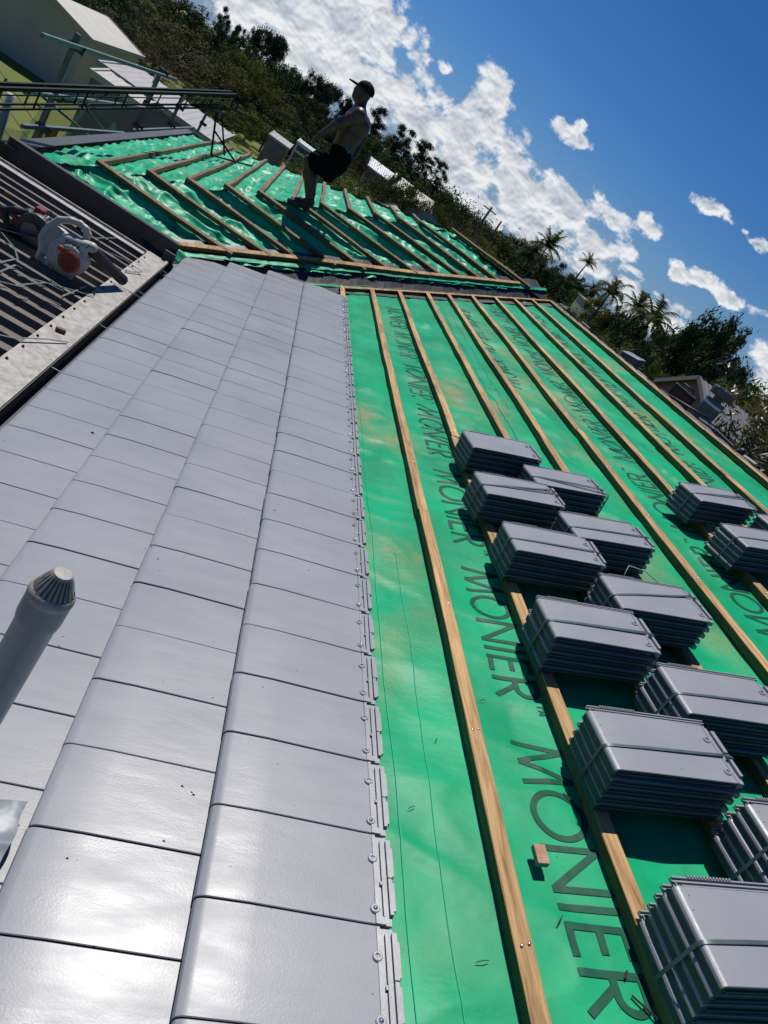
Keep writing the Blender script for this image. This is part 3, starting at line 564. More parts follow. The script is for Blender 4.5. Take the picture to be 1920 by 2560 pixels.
# ================================================================== loose tiles in strapped stacks
def loose_tile_mesh():
    b = MB(); L_, Wd = .418, .212
    prof = [(0, -.012), (0, .006), (.0012, .0125), (.0045, .0180), (.010, .0210), (.018, .0222), (.120, .0222), (.372, .0195), (.378, .0195)]
    low = [(0.009, -.012), (.010, .000), (.012, .004), (.015, .007), (.020, .0092), (.028, .0100), (.120, .0108), (.372, .0090), (.378, .0085)]
    e = .0015; k = 0; vs = []
    for (x, z), (x2, z2) in zip(prof, low): vs += [(x, 0, z - e), (x + (0 if x > 0 else 0), e, z), (x, Wd - e, z), (x, Wd, z - e), (x2, Wd, z2), (x2, 0, z2)]
    n = len(prof)
    for i in range(n - 1):
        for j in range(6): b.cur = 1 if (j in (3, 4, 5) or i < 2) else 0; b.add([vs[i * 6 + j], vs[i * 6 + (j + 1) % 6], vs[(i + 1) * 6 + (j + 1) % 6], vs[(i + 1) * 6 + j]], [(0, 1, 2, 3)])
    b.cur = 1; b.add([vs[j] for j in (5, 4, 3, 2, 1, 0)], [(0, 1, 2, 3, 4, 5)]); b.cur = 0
    zt = .0195; B = lambda a, c: b.box(a, c)
    # side channel on the far edge with two ribs and the saw-tooth bars
    B((.012, Wd, .004), (.400, Wd + .028, .010)); B((.030, Wd + .004, .010), (.385, Wd + .0075, .0160)); B((.010, Wd + .0135, .010), (.400, Wd + .017, .0155)); B((.014, Wd + .0245, .008), (.402, Wd + .028, .0150))
    for i in range(14): B((.055 + i * .0085, Wd + .0262, .012), (.0595 + i * .0085, Wd + .0315, .0175))
    B((.016, Wd + .0015, .010), (.019, Wd + .0130, .0150))
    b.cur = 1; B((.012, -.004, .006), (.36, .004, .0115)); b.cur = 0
    # head: ledge, bosses, notches
    B((.378, .000, .004), (.384, Wd - .004, zt + .0015)); B((.384, .004, .002), (.404, Wd, .0105)); B((.404, .030, .002), (.414, Wd * .50, zt - .001)); B((.404, Wd * .54, .002), (.4165, Wd - .016, zt - .0015)); B((.384, .0, .002), (.398, .016, zt - .001))
    B((.414, .044, .000), (.421, Wd * .47, .0105)); B((.4165, Wd * .58, .000), (.4225, Wd - .036, .0105))
    for fy in (.15, .70): b.lathe([(.0115, zt - .006), (.0115, zt + .0022), (.009, zt + .0040), (.0058, zt + .0040), (.0042, zt + .0006), (.0001, zt + .0003)], 18, Matrix.Translation((.366, Wd * fy + .005, 0)))
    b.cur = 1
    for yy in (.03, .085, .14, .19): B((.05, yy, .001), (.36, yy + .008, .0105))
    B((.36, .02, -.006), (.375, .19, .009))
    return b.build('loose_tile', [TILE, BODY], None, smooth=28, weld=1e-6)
tile0 = loose_tile_mesh()
STK = [('S6', -.135, 1.03, 5, .04), ('S5', .395, 1.005, 5, .05), ('S4', .945, .995, 5, .05), ('S3', 1.485, .985, 5, .06), ('S2', 1.955, .955, 5, .11), ('S1', 2.495, .99, 5, .12),
       ('T5', .135, 1.365, 5, .05), ('T4', .675, 1.355, 5, .05), ('T3', 1.205, 1.335, 5, .08), ('T2', 1.715, 1.325, 5, .12), ('T1', 2.27, 1.305, 4, .12),
       ('V2', 2.02, 2.33, 5, .14), ('V1', 2.50, 2.325, 5, .15), ('V3', 2.28, 2.70, 5, .14)]
SD = {'S6': 'the front left stack cut by the bottom edge', 'S5': 'the second stack of the left row, beside the wood offcut', 'S4': 'the third stack from the front, left row',
      'S3': 'the middle stack of the left row', 'S2': 'the second farthest stack of the left row', 'S1': 'the farthest stack of the left row',
      'T5': 'the stack cut by the right edge at bottom', 'T4': 'the second stack of the inner row, at the right edge', 'T3': 'the inner row stack with a single diagonal strap',
      'T2': 'the inner row stack just past the loose wire', 'T1': 'the farthest, lowest stack of the inner row', 'V2': 'the nearer stack high up by the right edge', 'V1': 'the lone stack high on the slope with crossed straps', 'V3': 'the stack half hidden at the right edge'}
ORD = ['lowest', 'second lowest', 'middle', 'second highest', 'topmost']
first = True
for (nm, d0, u0, n, ang) in STK:
    rr = random.Random(nm); du = rr.uniform(-.0015, .003); dd = rr.uniform(-.006, .002)
    base_h = -.020 + .010; off = .0065 if nm in ('S6', 'T4', 'T5', 'V1', 'V2') else .0022
    for k in range(n):
        if first: o = tile0; first = False
        else: o = tile0.copy(); COL.objects.link(o)
        a = ang + rr.uniform(-.012, .012); h = base_h + k * .0292
        uu = u0 - off * (n - 1 - k) + du * k * .4 + rr.uniform(-.002, .002); yy = d0 - .003 * (n - 1 - k) + rr.uniform(-.003, .003)
        loc = PA(uu, yy, h)
        o.matrix_world = Matrix.Translation(loc) @ Matrix.Rotation(-TH, 4, 'Y') @ Matrix.Rotation(a, 4, 'Z')
        word = ORD[k] if n == 5 else ['lowest', 'second lowest', 'second highest', 'topmost'][k]
        tag(o, '%s grey tile of %s' % (word, SD[nm]), 'roof tile', 'grey roof tiles stacked on the battens')
    # plastic strap round the stack
    if nm != 'S1':
        b = MB(); top = base_h + (n - 1) * .0292 + .0235; bot = base_h - .004; x0 = -.010 + u0; xe = u0 + .424; y0 = .085; y1 = y0 + {'T1': -.06, 'T3': .07, 'V1': .06, 'S2': .07}.get(nm, .012)
        lo = off * (n - 1)
        for q in range(2 if nm in ('V1', 'T1', 'S2', 'S4') else 1):
            ya, yb = (y0, y1) if q == 0 else (y0 + .002, y0 + (y1 - y0) * .35 + .012)
            path = [(-.012 - lo, ya, bot + .004), (-.004, ya, top - .012), (.004, ya, top - .0035), (.014, ya, top - .0002), (.03, ya, top + .0008), (.12, ya + (yb - ya) * .3, top + .0015), (.30, ya + (yb - ya) * .75, top + .0010), (.385, yb, top + .001), (.418, yb, top - .004), (.424, yb, top - .02), (.420 - lo, yb, bot + .004)]
            vs = [];
            for (x, y, z) in path:
                for s in (-.0048, .0048): vs.append((x, y + s, z + .0006 * q))
                for s in (.0048, -.0048): vs.append((x - (.0008 if z < top - .006 and x < .2 else -.0008 if z < top - .006 else 0), y + s, z + (.0009 if z >= top - .006 else 0) + .0006 * q))
            m_ = len(path); b.add(vs, [(i * 4 + j, i * 4 + (j + 1) % 4, (i + 1) * 4 + (j + 1) % 4, (i + 1) * 4 + j) for i in range(m_ - 1) for j in range(4)])
        o = b.build('packing_strap', STRAPM, None, smooth=40); o.matrix_world = Matrix.Translation(PA(u0, d0, 0)) @ Matrix.Rotation(-TH, 4, 'Y') @ Matrix.Rotation(ang, 4, 'Z')
        tag(o, 'dark green plastic strap round %s' % SD[nm], 'strap', 'packing straps round the tile stacks')
# tiles lying on the far slope and showing over the ridge
for i, (y_, x_, z_, rz, n) in enumerate([(9.4, 3.55, 1.10, .3, 3), (8.35, 3.55, 1.07, .25, 4), (6.85, 3.62, 1.075, .9, 6), (4.62, 3.66, 1.03, 1.35, 5)]):
    names = ['the farthest pile beyond the ridge', 'the second pile beyond the ridge', 'the pale pile beyond the ridge', 'the ridge pile nearest the right edge']
    for k in range(n):
        o = tile0.copy(); COL.objects.link(o); s = Matrix.Translation((x_, y_, z_ + k * .0262)) @ Matrix.Rotation(.10 if i != 2 else -.15, 4, 'Y') @ Matrix.Rotation(rz, 4, 'Z'); o.matrix_world = s
        tag(o, '%s grey tile of %s' % ('topmost' if k == n - 1 else 'lowest' if k == 0 else ['', 'second', 'third', 'fourth', 'fifth'][k] + ' lowest', names[i]), 'roof tile', 'grey tiles lying beyond the ridge')
# wood offcut on the sheet between the first two battens
b = MB(); b.box((0, 0, 0), (.032, .050, .018))
o = b.build('wood_offcut', mat('offcut_wood', (.47, .30, .20), .8, var=(.36, .2, .12), vscale=40, bump=.3), None, bevel=.0012)
o.matrix_world = Matrix.Translation(PA(.80, .215, -.050)) @ Matrix.Rotation(-TH, 4, 'Y') @ Matrix.Rotation(.06, 4, 'Z') @ Matrix.Rotation(.12, 4, 'X'); tag(o, 'small pink brown wood offcut lying on the letter N of the green sheet', 'wood offcut')
# twigs and splinters on the sheet
TWIG = mat('dark_splinter', (.03, .03, .02), .8)
for i, (u, d, L_, a, w_) in enumerate([(.975, .44, .07, 2.2, .0035), (.985, -.10, .10, 2.3, .005), (.83, .09, .03, .9, .003), (.955, -.02, .02, 1, .006), (1.0, .02, .02, 1.5, .006), (.78, .80, .02, .3, .002), (.62, -.02, .03, .2, .002), (.50, .35, .02, .5, .002), (.60, .6, .018, 1.1, .002), (.86, 1.35, .03, 2.0, .002)]):
    b = MB(); c = Vector((math.cos(a), math.sin(a), 0)); hh = float(HA(u, d)) + .006
    b.tube([c * -L_ / 2, c * L_ * .1 + Vector((0, 0, .004)), c * L_ / 2], w_ * .5, 6, flat=1)
    o = b.build('splinter', TWIG, None); o.matrix_world = Matrix.Translation(PA(u, d, hh)) @ Matrix.Rotation(-TH, 4, 'Y')
    tag(o, ['dark splinter beside the second nearest stack', 'long dark splinter beside the letter R', 'thin splinter across the letter N', 'dark chip against the second batten', 'dark chip just above the letter E', 'tiny dark crumb near the small TM mark', 'tiny crumb between tiles and first batten at bottom', 'tiny crumb on the bare sheet by the tiles', 'tiny crumb beside the first batten', 'small splinter on the far printed word'][i], 'splinter')
b = MB(); b.tube([(1.55, 1.62, .02), (1.60, 1.70, .05), (1.66, 1.66, .06), (1.74, 1.60, .03), (1.80, 1.52, -.03)], .0022, 6)
tag(b.build('wire_offcut', mat('green_wire', (.15, .30, .24), .4), None, rot=ROTA, smooth=True), 'thin loose pale green wire curling off a tile stack', 'wire')
# brown leaf crumbs on the laid tiles
CR_ = mat('leaf_crumb', (.05, .03, .02), .8)
for i, (u, d, s) in enumerate([(-.068, .262, .0045), (-.045, .252, .003), (-.040, .246, .004), (-.25, .045, .006), (.11, .06, .004), (.06, .165, .003), (.15, .17, .003), (-.08, .12, .004), (-.30, 1.10, .006), (-.74, 1.95, .008), (.1, 1.2, .004), (.13, 1.24, .004)]):
    b = MB(); b.tube([(-s, 0, 0), (0, s * .4, s * .5), (s, -s * .2, .1 * s)], [s * .25, s * .45, s * .1], 5)
    o = b.build('leaf_crumb', CR_, None); row = math.floor((u + 1.035) / .345); uu = (u + 1.035) - row * .345
    o.matrix_world = Matrix.Translation(PA(u, d, .0268 - .0285 * uu / .345 + .0015)) @ Matrix.Rotation(-TH, 4, 'Y')
    tag(o, 'dark leaf crumb lying on the laid grey tiles', 'leaf crumb', 'leaf crumbs on the laid tiles')

# ================================================================== vent pipe in front
PVC = mat('grey_pvc', (.21, .245, .26), .42, var=(.18, .21, .225), vscale=5, bump=.15, bscale=30, bdist=.002); PVCC = mat('cap_pvc_pale', (.36, .34, .31), .55, var=(.25, .23, .2), vscale=30); SLOT = mat('vent_slot', (.02, .02, .025), .7)
px_, py_, pz_ = -.508, .222, .365
pipe = empty('vent_pipe', (px_, py_, -.17), label='grey plastic vent pipe with slotted conical cap rising through the tiles', cat='vent pipe')
b = MB(); b.lathe([(.0375, -.05), (.0375, .455), (.0400, .462), (.0415, .475), (.0415, .520)], 40); b.build('pipe', PVC, pipe, smooth=35)
b = MB(); b.lathe([(.0415, .520), (.0425, .524), (.0425, .532), (.0395, .538), (.0370, .541)], 40); b.lathe([(.0365, .540), (.0175, .580), (.0165, .5825), (.0001, .584)], 40); cap = b.build('cap', PVCC, pipe, smooth=35)
b = MB()
for i in range(22):
    a = 2 * math.pi * i / 22; r0, z0, r1, z1 = .0362, .5425, .0195, .5775
    c, s = math.cos(a), math.sin(a); tq = Vector((-s, c, 0)); nr = Vector((c * .9, s * .9, .43)).normalized() * .0009
    A = Vector((r0 * c, r0 * s, z0)) + nr; B_ = Vector((r1 * c, r1 * s, z1)) + nr
    b.add([A - tq * .0016, A + tq * .0016, B_ + tq * .0010, B_ - tq * .0010], [(0, 1, 2, 3)])
b.build('slots', SLOT, cap)
FOIL = mat('crumpled_lead', (.20, .22, .235), .5, metal=.25, bump=.35, bscale=9, bdist=.03)
g = 46; Vv = []
for i in range(g):
    for j in range(g):
        x = -.16 + .32 * i / (g - 1); y = -.13 + .26 * j / (g - 1); rr_ = math.hypot(x, y)
        x *= 1 - .02 * math.sin(j * .35); z = .006 + .010 * float(ridge(np.array(x * 14 + 3), np.array(y * 14))) + .09 * max(0, 1 - rr_ / .09)
        Vv.append((x, y, z))
o = npmesh('pipe_flashing', np.array(Vv), np.array([(i * g + j, (i + 1) * g + j, (i + 1) * g + j + 1, i * g + j + 1) for i in range(g - 1) for j in range(g - 1)]), FOIL, pipe); o.rotation_euler = ROTA; o.location = (.010, -.205, .027)

# ================================================================== ribbed patio roof below the eave
PATM = mat('old_ribbed_steel', (.075, .058, .044), .65, metal=.1, var=(.13, .105, .082), vscale=5, stretch=(.4, 2, 1), bump=.15, bscale=30); GALV = mat('weathered_zinc_flashing', (.40, .385, .36), .6, metal=.1, var=(.20, .185, .165), vscale=20, bump=.35, bscale=45, bdist=.004, thr=(.3, .7))
patio = empty('patio_roof', (-2.2, 3, -.40), label='low brown ribbed steel patio roof with zinc flashing below the tiled eave', cat='patio roof')
def child(o, p): o.parent = p; o.matrix_parent_inverse = p.matrix_basis.inverted(); return o
Vv = []; y = -.6; ys = []
while y < 5.48:
    ys += [(y, -.420), (y + .085, -.420), (y + .104, -.384), (y + .142, -.384), (y + .160, -.420)]; y += .160
xsn = np.linspace(-3.6, -1.19, 13)
Vv = [(x, yy, zz + .0015 * math.sin(x * 5 + yy * 3)) for (yy, zz) in ys for x in xsn]; k = len(xsn)
o = npmesh('ribbed_sheet', np.array(Vv), np.array([(i * k + j, i * k + j + 1, (i + 1) * k + j + 1, (i + 1) * k + j) for i in range(len(ys) - 1) for j in range(k - 1)]), PATM, None, smooth=False); child(o, patio)
b = MB(); b.box((-1.235, -.6, -.383), (-1.085, 5.49, -.379)); b.box((-1.085, -.6, -.385), (-1.062, 5.49, -.366)); child(b.build('flashing_strip', GALV, None), patio)
b = MB(); b.box((-2.46, 5.27, -.380), (-1.24, 5.36, -.371)); b.box((-2.46, 5.36, -.400), (-1.24, 5.375, -.352)); child(b.build('flashing_strip', GALV, None), patio)
b = MB(); b.box((-3.6, -.6, -.55), (-3.56, 5.5, -.41)); b.box((-3.6, 5.50, -.60), (-1.1, 5.53, -.42)); child(b.build('fascia_board', DARKMET, None), patio)
b = MB()
for i in range(30): b.lathe([(.008, -.380), (.008, -.375), (.005, -.373), (.0045, -.368), (.0001, -.366)], 8, Matrix.Translation((-1.212, -.5 + i * .1975, 0)))
for i in range(9):
    for x in (-1.95, -2.9): b.lathe([(.008, -.384), (.008, -.380), (.005, -.377), (.0001, -.373)], 8, Matrix.Translation((x, .09 + i * .58 + .0, 0)))
o = b.build('roof_screws', mat('rusty_screw', (.06, .045, .035), .7), None); child(o, patio); o['kind'] = 'stuff'
b = MB()
for yy in (.4, 2.9, 5.3): b.box((-3.5, yy, -3.2), (-3.42, yy + .08, -.42))
child(b.build('post', WALLM, None), patio)
# green strap offcuts scattered on the ribbed roof
SO = [([(-1.62, 3.15), (-1.55, 3.2), (-1.44, 3.32), (-1.27, 3.38)], 'long green strap offcut lying nearest the camera on the ribbed roof'), ([(-1.60, 3.02), (-1.52, 3.11), (-1.4, 3.22)], 'short green strap offcut beside the nearest long one'),
      ([(-1.84, 3.94), (-1.70, 3.78), (-1.63, 3.65), (-1.66, 3.50)], 'bent green strap offcut left of the leaf blower'), ([(-1.61, 3.36), (-1.6, 3.54), (-1.57, 3.58)], 'short grey green strap offcut at the left frame edge'),
      ([(-1.31, 3.52), (-1.28, 3.77), (-1.28, 3.89)], 'strap offcut in front of the leaf blower foot'), ([(-1.58, 4.9), (-1.53, 4.9), (-1.46, 5.27)], 'strap offcut beyond the leaf blower'),
      ([(-1.5, 4.72), (-1.28, 4.83), (-1.13, 4.78), (-1.21, 4.60)], 'strap offcut crossing onto the zinc flashing'), ([(-1.36, 2.60), (-1.27, 2.65), (-1.17, 2.83), (-1.08, 2.98)], 'green strap offcut lying across the flashing near the left edge'),
      ([(-1.20, 4.24), (-1.05, 4.23), (-.99, 4.26)], 'strap offcut bridging the dark gutter'), ([(-1.55, 3.45), (-1.35, 3.62), (-1.2, 3.80)], 'thin dark strap offcut crossing the other straps'), ([(-1.5, 3.30), (-1.42, 3.55), (-1.33, 3.60)], 'kinked strap offcut below the leaf blower')]
SOM = mat('strap_offcut', (.05, .085, .075), .35, var=(.13, .17, .15), vscale=30)
for pts, lb in SO:
    b = MB(); P3 = [Vector((x, y, -.372 + (.012 if 0 < i < len(pts) - 1 else 0))) for i, (x, y) in enumerate(pts)]
    for a, c in zip(P3[:-1], P3[1:]): b.beam(a, c, .011, .0012)
    o = b.build('strap_offcut', SOM, None); tag(o, lb, 'strap offcut', 'green strap offcuts on the patio roof')
for i, (x, y, l, a) in enumerate([(-1.16, 3.05, .05, .4), (-2.1, 4.7, .05, .3), (-1.75, 5.05, .06, 1.0)]):
    b = MB(); b.box((-l / 2, -.012, 0), (l / 2, .012, .018)); o = b.build('timber_chip', WOOD2, None, loc=(x, y, -.375), rot=(0, 0, a)); tag(o, ['grey timber chip on the zinc flashing', 'timber chip far left on the ribbed roof', 'timber chip behind the leaf blower on the ribbed roof'][i], 'timber chip')

# ================================================================== shapes from distance fields (tools, person)
class Field:
    def __init__(s, lo, hi, res):
        s.lo = np.array(lo, float); s.res = res; s.n = np.ceil((np.array(hi) - s.lo) / res).astype(int) + 1
        s.V = np.full(s.n, 1.0, np.float32)
    def _sub(s, lo, hi):
        a = np.maximum(np.floor((np.array(lo) - s.lo) / s.res).astype(int), 0); b_ = np.minimum(np.ceil((np.array(hi) - s.lo) / s.res).astype(int) + 1, s.n)
        sl = tuple(slice(x, y) for x, y in zip(a, b_)); ax = [s.lo[i] + np.arange(a[i], b_[i]) * s.res for i in range(3)]
        return sl, np.stack(np.meshgrid(*ax, indexing='ij'), -1).astype(np.float32)
    def _mix(s, sl, d, k, sub=False):
        v = s.V[sl]
        if sub: s.V[sl] = np.maximum(v, -d); return
        if k <= 0: s.V[sl] = np.minimum(v, d); return
        h = np.maximum(k - np.abs(v - d), 0) / k; s.V[sl] = np.minimum(v, d) - h * h * k * .25
    def cap(s, a, b_, ra, rb=None, k=.02, sq=(1, 1, 1), sub=False):
        rb = ra if rb is None else rb; a = np.array(a, float); b_ = np.array(b_, float); m = max(ra, rb) * max(1, 1 / min(sq)) + k + .03
        sl, Pp = s._sub(np.minimum(a, b_) - m, np.maximum(a, b_) + m)
        q = (Pp - a) * np.array(sq); ba = (b_ - a) * np.array(sq); t = np.clip((q @ ba) / max(1e-9, ba @ ba), 0, 1); d = np.linalg.norm(q - t[..., None] * ba, axis=-1) - (ra + (rb - ra) * t)
        s._mix(sl, d, k, sub)
    def ell(s, c, r, k=.02, rot=None, sub=False):
        c = np.array(c, float); r = np.array(r, float); m = r.max() + k + .03; sl, Pp = s._sub(c - m, c + m); q = Pp - c
        if rot is not None: q = q @ rot
        l = np.linalg.norm(q / r, axis=-1); g2 = np.linalg.norm(q / (r * r), axis=-1) + 1e-6; s._mix(sl, l * (l - 1) / g2, k, sub)
    def disc(s, c, axis, r, hh, k=.01, rnd=.01, sub=False):
        c = np.array(c, float); ax = np.array(axis, float); ax /= np.linalg.norm(ax); m = r + hh + k + .03; sl, Pp = s._sub(c - m, c + m); q = Pp - c
        z = q @ ax; rad = np.linalg.norm(q - z[..., None] * ax, axis=-1); dx = rad - r + rnd; dz = np.abs(z) - hh + rnd
        s._mix(sl, np.minimum(np.maximum(dx, dz), 0) + np.hypot(np.maximum(dx, 0), np.maximum(dz, 0)) - rnd, k, sub)
    def mesh(s, name, m, parent=None):
        V = s.V; pos = V < 0; n = s.n; c = np.zeros(n - 1, bool); acc_ = np.zeros(tuple(n - 1) + (3,), np.float32); cnt = np.zeros(n - 1, np.float32)
        for ax in range(3):
            sa = [slice(None)] * 3; sb = [slice(None)] * 3; sa[ax] = slice(0, -1); sb[ax] = slice(1, None)
            va, vb = V[tuple(sa)], V[tuple(sb)]; cr = (va < 0) != (vb < 0); t = np.where(cr, va / np.where(cr, va - vb, 1), 0)
            o1, o2 = [a for a in range(3) if a != ax]
            for i in (0, 1):
                for j in (0, 1):
                    # cell index = edge index shifted by -i,-j on the other axes
                    se = [slice(None)] * 3; se[o1] = slice(i, n[o1] - 1 + i); se[o2] = slice(j, n[o2] - 1 + j); cc = cr[tuple(se)]; tt = t[tuple(se)]
                    cnt += cc; acc_[..., ax] += np.where(cc, tt, 0); acc_[..., o1] += cc * i; acc_[..., o2] += cc * j
        act = cnt > 0; ids = np.full(n - 1, -1, np.int64); ids[act] = np.arange(act.sum()); gi = np.argwhere(act)
        Vt = s.lo + (gi + acc_[act] / cnt[act][:, None]) * s.res; Fs = []
        for ax in range(3):
            sa = [slice(None)] * 3; sb = [slice(None)] * 3; sa[ax] = slice(0, -1); sb[ax] = slice(1, None); ia = pos[tuple(sa)]; ib = pos[tuple(sb)]
            o1, o2 = (ax + 1) % 3, (ax + 2) % 3; e = np.argwhere(ia != ib); e = e[(e[:, o1] > 0) & (e[:, o2] > 0) & (e[:, o1] < n[o1] - 1) & (e[:, o2] < n[o2] - 1)]
            fl = ia[tuple(e.T)]; q = []
            for (i, j) in ((1, 1), (0, 1), (0, 0), (1, 0)): w_ = e.copy(); w_[:, o1] -= i; w_[:, o2] -= j; q.append(ids[tuple(w_.T)])
            q = np.stack(q, 1); q[~fl] = q[~fl][:, ::-1]; Fs.append(q)
        Fs = np.concatenate(Fs); return npmesh(name, Vt, Fs, m, parent, smooth=True)
def text_mesh(txt, size, name, m, parent, M, shear=0., ext=.0004, bold=0.):
    cu = bpy.data.curves.new(name, 'FONT'); cu.body = txt; cu.size = size; cu.shear = shear; cu.extrude = ext; cu.align_x = 'CENTER'; cu.align_y = 'CENTER'; cu.offset = bold; cu.resolution_u = 3
    t = bpy.data.objects.new(name + '_tmp', cu); COL.objects.link(t); bpy.context.view_layer.update()
    me = bpy.data.meshes.new_from_object(t.evaluated_get(bpy.context.evaluated_depsgraph_get())); bpy.data.objects.remove(t); bpy.data.curves.remove(cu)
    me.materials.clear(); me.materials.append(m); o = bpy.data.objects.new(name, me); COL.objects.link(o); o.matrix_world = M
    if parent: child(o, parent)
    return o

# ---- leaf blower
BLG = mat('blower_pale_plastic', (.50, .485, .42), .5, var=(.38, .365, .31), vscale=12, bump=.1); BLO = mat('blower_orange_plastic', (.42, .075, .02), .5, var=(.28, .05, .02), vscale=10); BLK = mat('black_plastic', (.012, .012, .014), .5, bump=.15, bscale=80); 
blower = empty('leaf_blower', (-1.46, 3.90, -.385), label='pale grey and orange petrol leaf blower with black tube on the ribbed roof', cat='leaf blower')
f_ = Field((-1.75, 3.70, -.42), (-1.28, 4.10, .0), .0045)
f_.disc((-1.440, 3.90, -.262), (0, 1, 0), .118, .058, 0, .022)
f_.disc((-1.425, 3.855, -.262), (0, 1, 0), .090, .045, .012, .02)
f_.cap((-1.47, 3.88, -.172), (-1.345, 3.885, -.140), .040, .036, .03)
f_.disc((-1.545, 3.93, -.245), (0, 1, 0), .10, .022, .02, .012)
hp = [(-1.625, 3.92, -.26), (-1.612, 3.92, -.17), (-1.575, 3.92, -.105), (-1.520, 3.92, -.072), (-1.465, 3.92, -.058), (-1.425, 3.92, -.066), (-1.400, 3.92, -.09), (-1.402, 3.92, -.14)]
for a, c in zip(hp[:-1], hp[1:]): f_.cap(a, c, .021, .021, .008)
f_.cap((-1.60, 3.92, -.30), (-1.60, 3.92, -.378), .022, .016, .02); f_.cap((-1.54, 3.92, -.34), (-1.53, 3.90, -.385), .020, .016, .02); f_.cap((-1.40, 3.90, -.34), (-1.385, 3.90, -.38), .020, .015, .02); f_.cap((-1.60, 3.92, -.38), (-1.52, 3.92, -.388), .014, .014, .01)
child(f_.mesh('housing', BLG, None), blower)
b = MB(); Mx = Matrix.Translation((-1.412, 3.808, -.266)) @ Matrix.Rotation(R(90), 4, 'X')
b.lathe([(.066, -.03), (.066, .006), (.060, .012), (.052, .012), (.050, .004), (.0001, .004)], 40, Mx)
fan = b.build('fan_cover', BLO, None, smooth=30); child(fan, blower)
b = MB()
for r_ in (.012, .021, .030, .039, .047): b.lathe([(r_ - .0022, .004), (r_ - .0022, .009), (r_ + .0022, .009), (r_ + .0022, .004)], 36, Mx)
for i in range(8):
    a = i * math.pi / 4; b.beam(Mx @ Vector((.006 * math.cos(a), .006 * math.sin(a), .0075)), Mx @ Vector((.052 * math.cos(a), .052 * math.sin(a), .0085)), .003, .004, (0, 1, 0))
child(b.build('grille', BLO, None), blower)
b = MB(); b.lathe([(.0001, .0045), (.049, .0045)], 30, Mx); child(b.build('fan_opening', SLOT, None), blower)
b = MB(); b.box((-1.500, 3.80, -.235), (-1.462, 3.86, -.205)); child(b.build('choke_lever', BLO, None, bevel=.004), blower)
b = MB(); b.tube([(-1.372, 3.885, -.142), (-1.345, 3.890, -.152), (-1.30, 3.95, -.185), (-1.22, 4.11, -.262), (-1.155, 4.25, -.325)], [.040, .039, .036, .036, .037], 24, caps=False); b.tube([(-1.155, 4.25, -.325), (-1.22, 4.11, -.262)], .034, 24, caps=True); child(b.build('nozzle', BLK, None, smooth=50), blower)
text_mesh('STIHL', .038, 'brand_lettering', BLK, blower, Matrix.Translation((-1.430, 3.8065, -.163)) @ Matrix.Rotation(R(-4), 4, 'Y') @ Matrix.Rotation(R(90), 4, 'X'), .18, .002, .0006)
b = MB(); b.box((-1.475, 3.897, -.098), (-1.445, 3.943, -.082)); child(b.build('trigger', BLK, None, bevel=.003), blower)
# ---- circular saw
SAWR = mat('saw_red_plastic', (.17, .012, .012), .4); SAWG = mat('saw_dark_magnesium', (.05, .055, .062), .45, metal=.4); STEEL = mat('scuffed_steel', (.16, .16, .17), .4, metal=.9)
saw = empty('circular_saw', (-1.74, 4.12, -.385), label='dark grey and red cordless circular saw lying behind the leaf blower', cat='circular saw')
f_ = Field((-2.02, 3.98, -.44), (-1.56, 4.26, -.10), .005)
f_.disc((-1.715, 4.10, -.305), (.1, 1, .1), .112, .030, 0, .012); f_.disc((-1.715, 4.05, -.335), (.1, 1, .1), .078, .03, 0, .01, sub=True)
f_.cap((-1.80, 4.15, -.24), (-1.69, 4.15, -.215), .030, .028, .02)
child(f_.mesh('guard', SAWG, None), saw)
b = MB(); Ms = Matrix.Translation((-1.712, 4.075, -.318)) @ Matrix.Rotation(R(90), 4, 'X'); pr = []
vs = []; N_ = 48
for z in (-.001, .001):
    for i in range(N_): r_ = .078 + (.004 if i % 2 else 0); a = 2 * math.pi * i / N_; vs.append(Ms @ Vector((r_ * math.cos(a), r_ * math.sin(a), z)))
b.add(vs, [tuple(range(N_)), tuple(range(2 * N_ - 1, N_ - 1, -1))] + [(i, (i + 1) % N_, N_ + (i + 1) % N_, N_ + i) for i in range(N_)]); b.lathe([(.0001, .008), (.014, .008), (.016, .001)], 16, Ms)
child(b.build('blade', STEEL, None), saw)
b = MB(); b.beam((-1.87, 4.06, -.392), (-1.60, 4.08, -.300), .16, .006, (0, .2, 1)); child(b.build('base_plate', SAWG, None), saw)
f_ = Field((-2.05, 3.98, -.46), (-1.60, 4.30, -.08), .005)
for a, c, r_ in (((-1.93, 4.12, -.30), (-1.86, 4.12, -.385), .024), ((-1.93, 4.12, -.30), (-1.87, 4.12, -.262), .022), ((-1.87, 4.12, -.262), (-1.79, 4.12, -.235), .024), ((-1.86, 4.12, -.385), (-1.80, 4.12, -.36), .022)): f_.cap(a, c, r_, r_, .01)
child(f_.mesh('handle', BLK, None), saw)
b = MB(); b.box((-1.86, 4.09, -.345), (-1.80, 4.17, -.285)); b.box((-1.775, 4.12, -.215), (-1.715, 4.19, -.170)); child(b.build('battery', SAWR, None, bevel=.006), saw)
b = MB(); b.tube([(-1.70, 4.12, -.20), (-1.685, 4.12, -.145), (-1.65, 4.12, -.165), (-1.63, 4.12, -.19)], .004, 8); child(b.build('adjusting_lever', STEEL, None), saw)

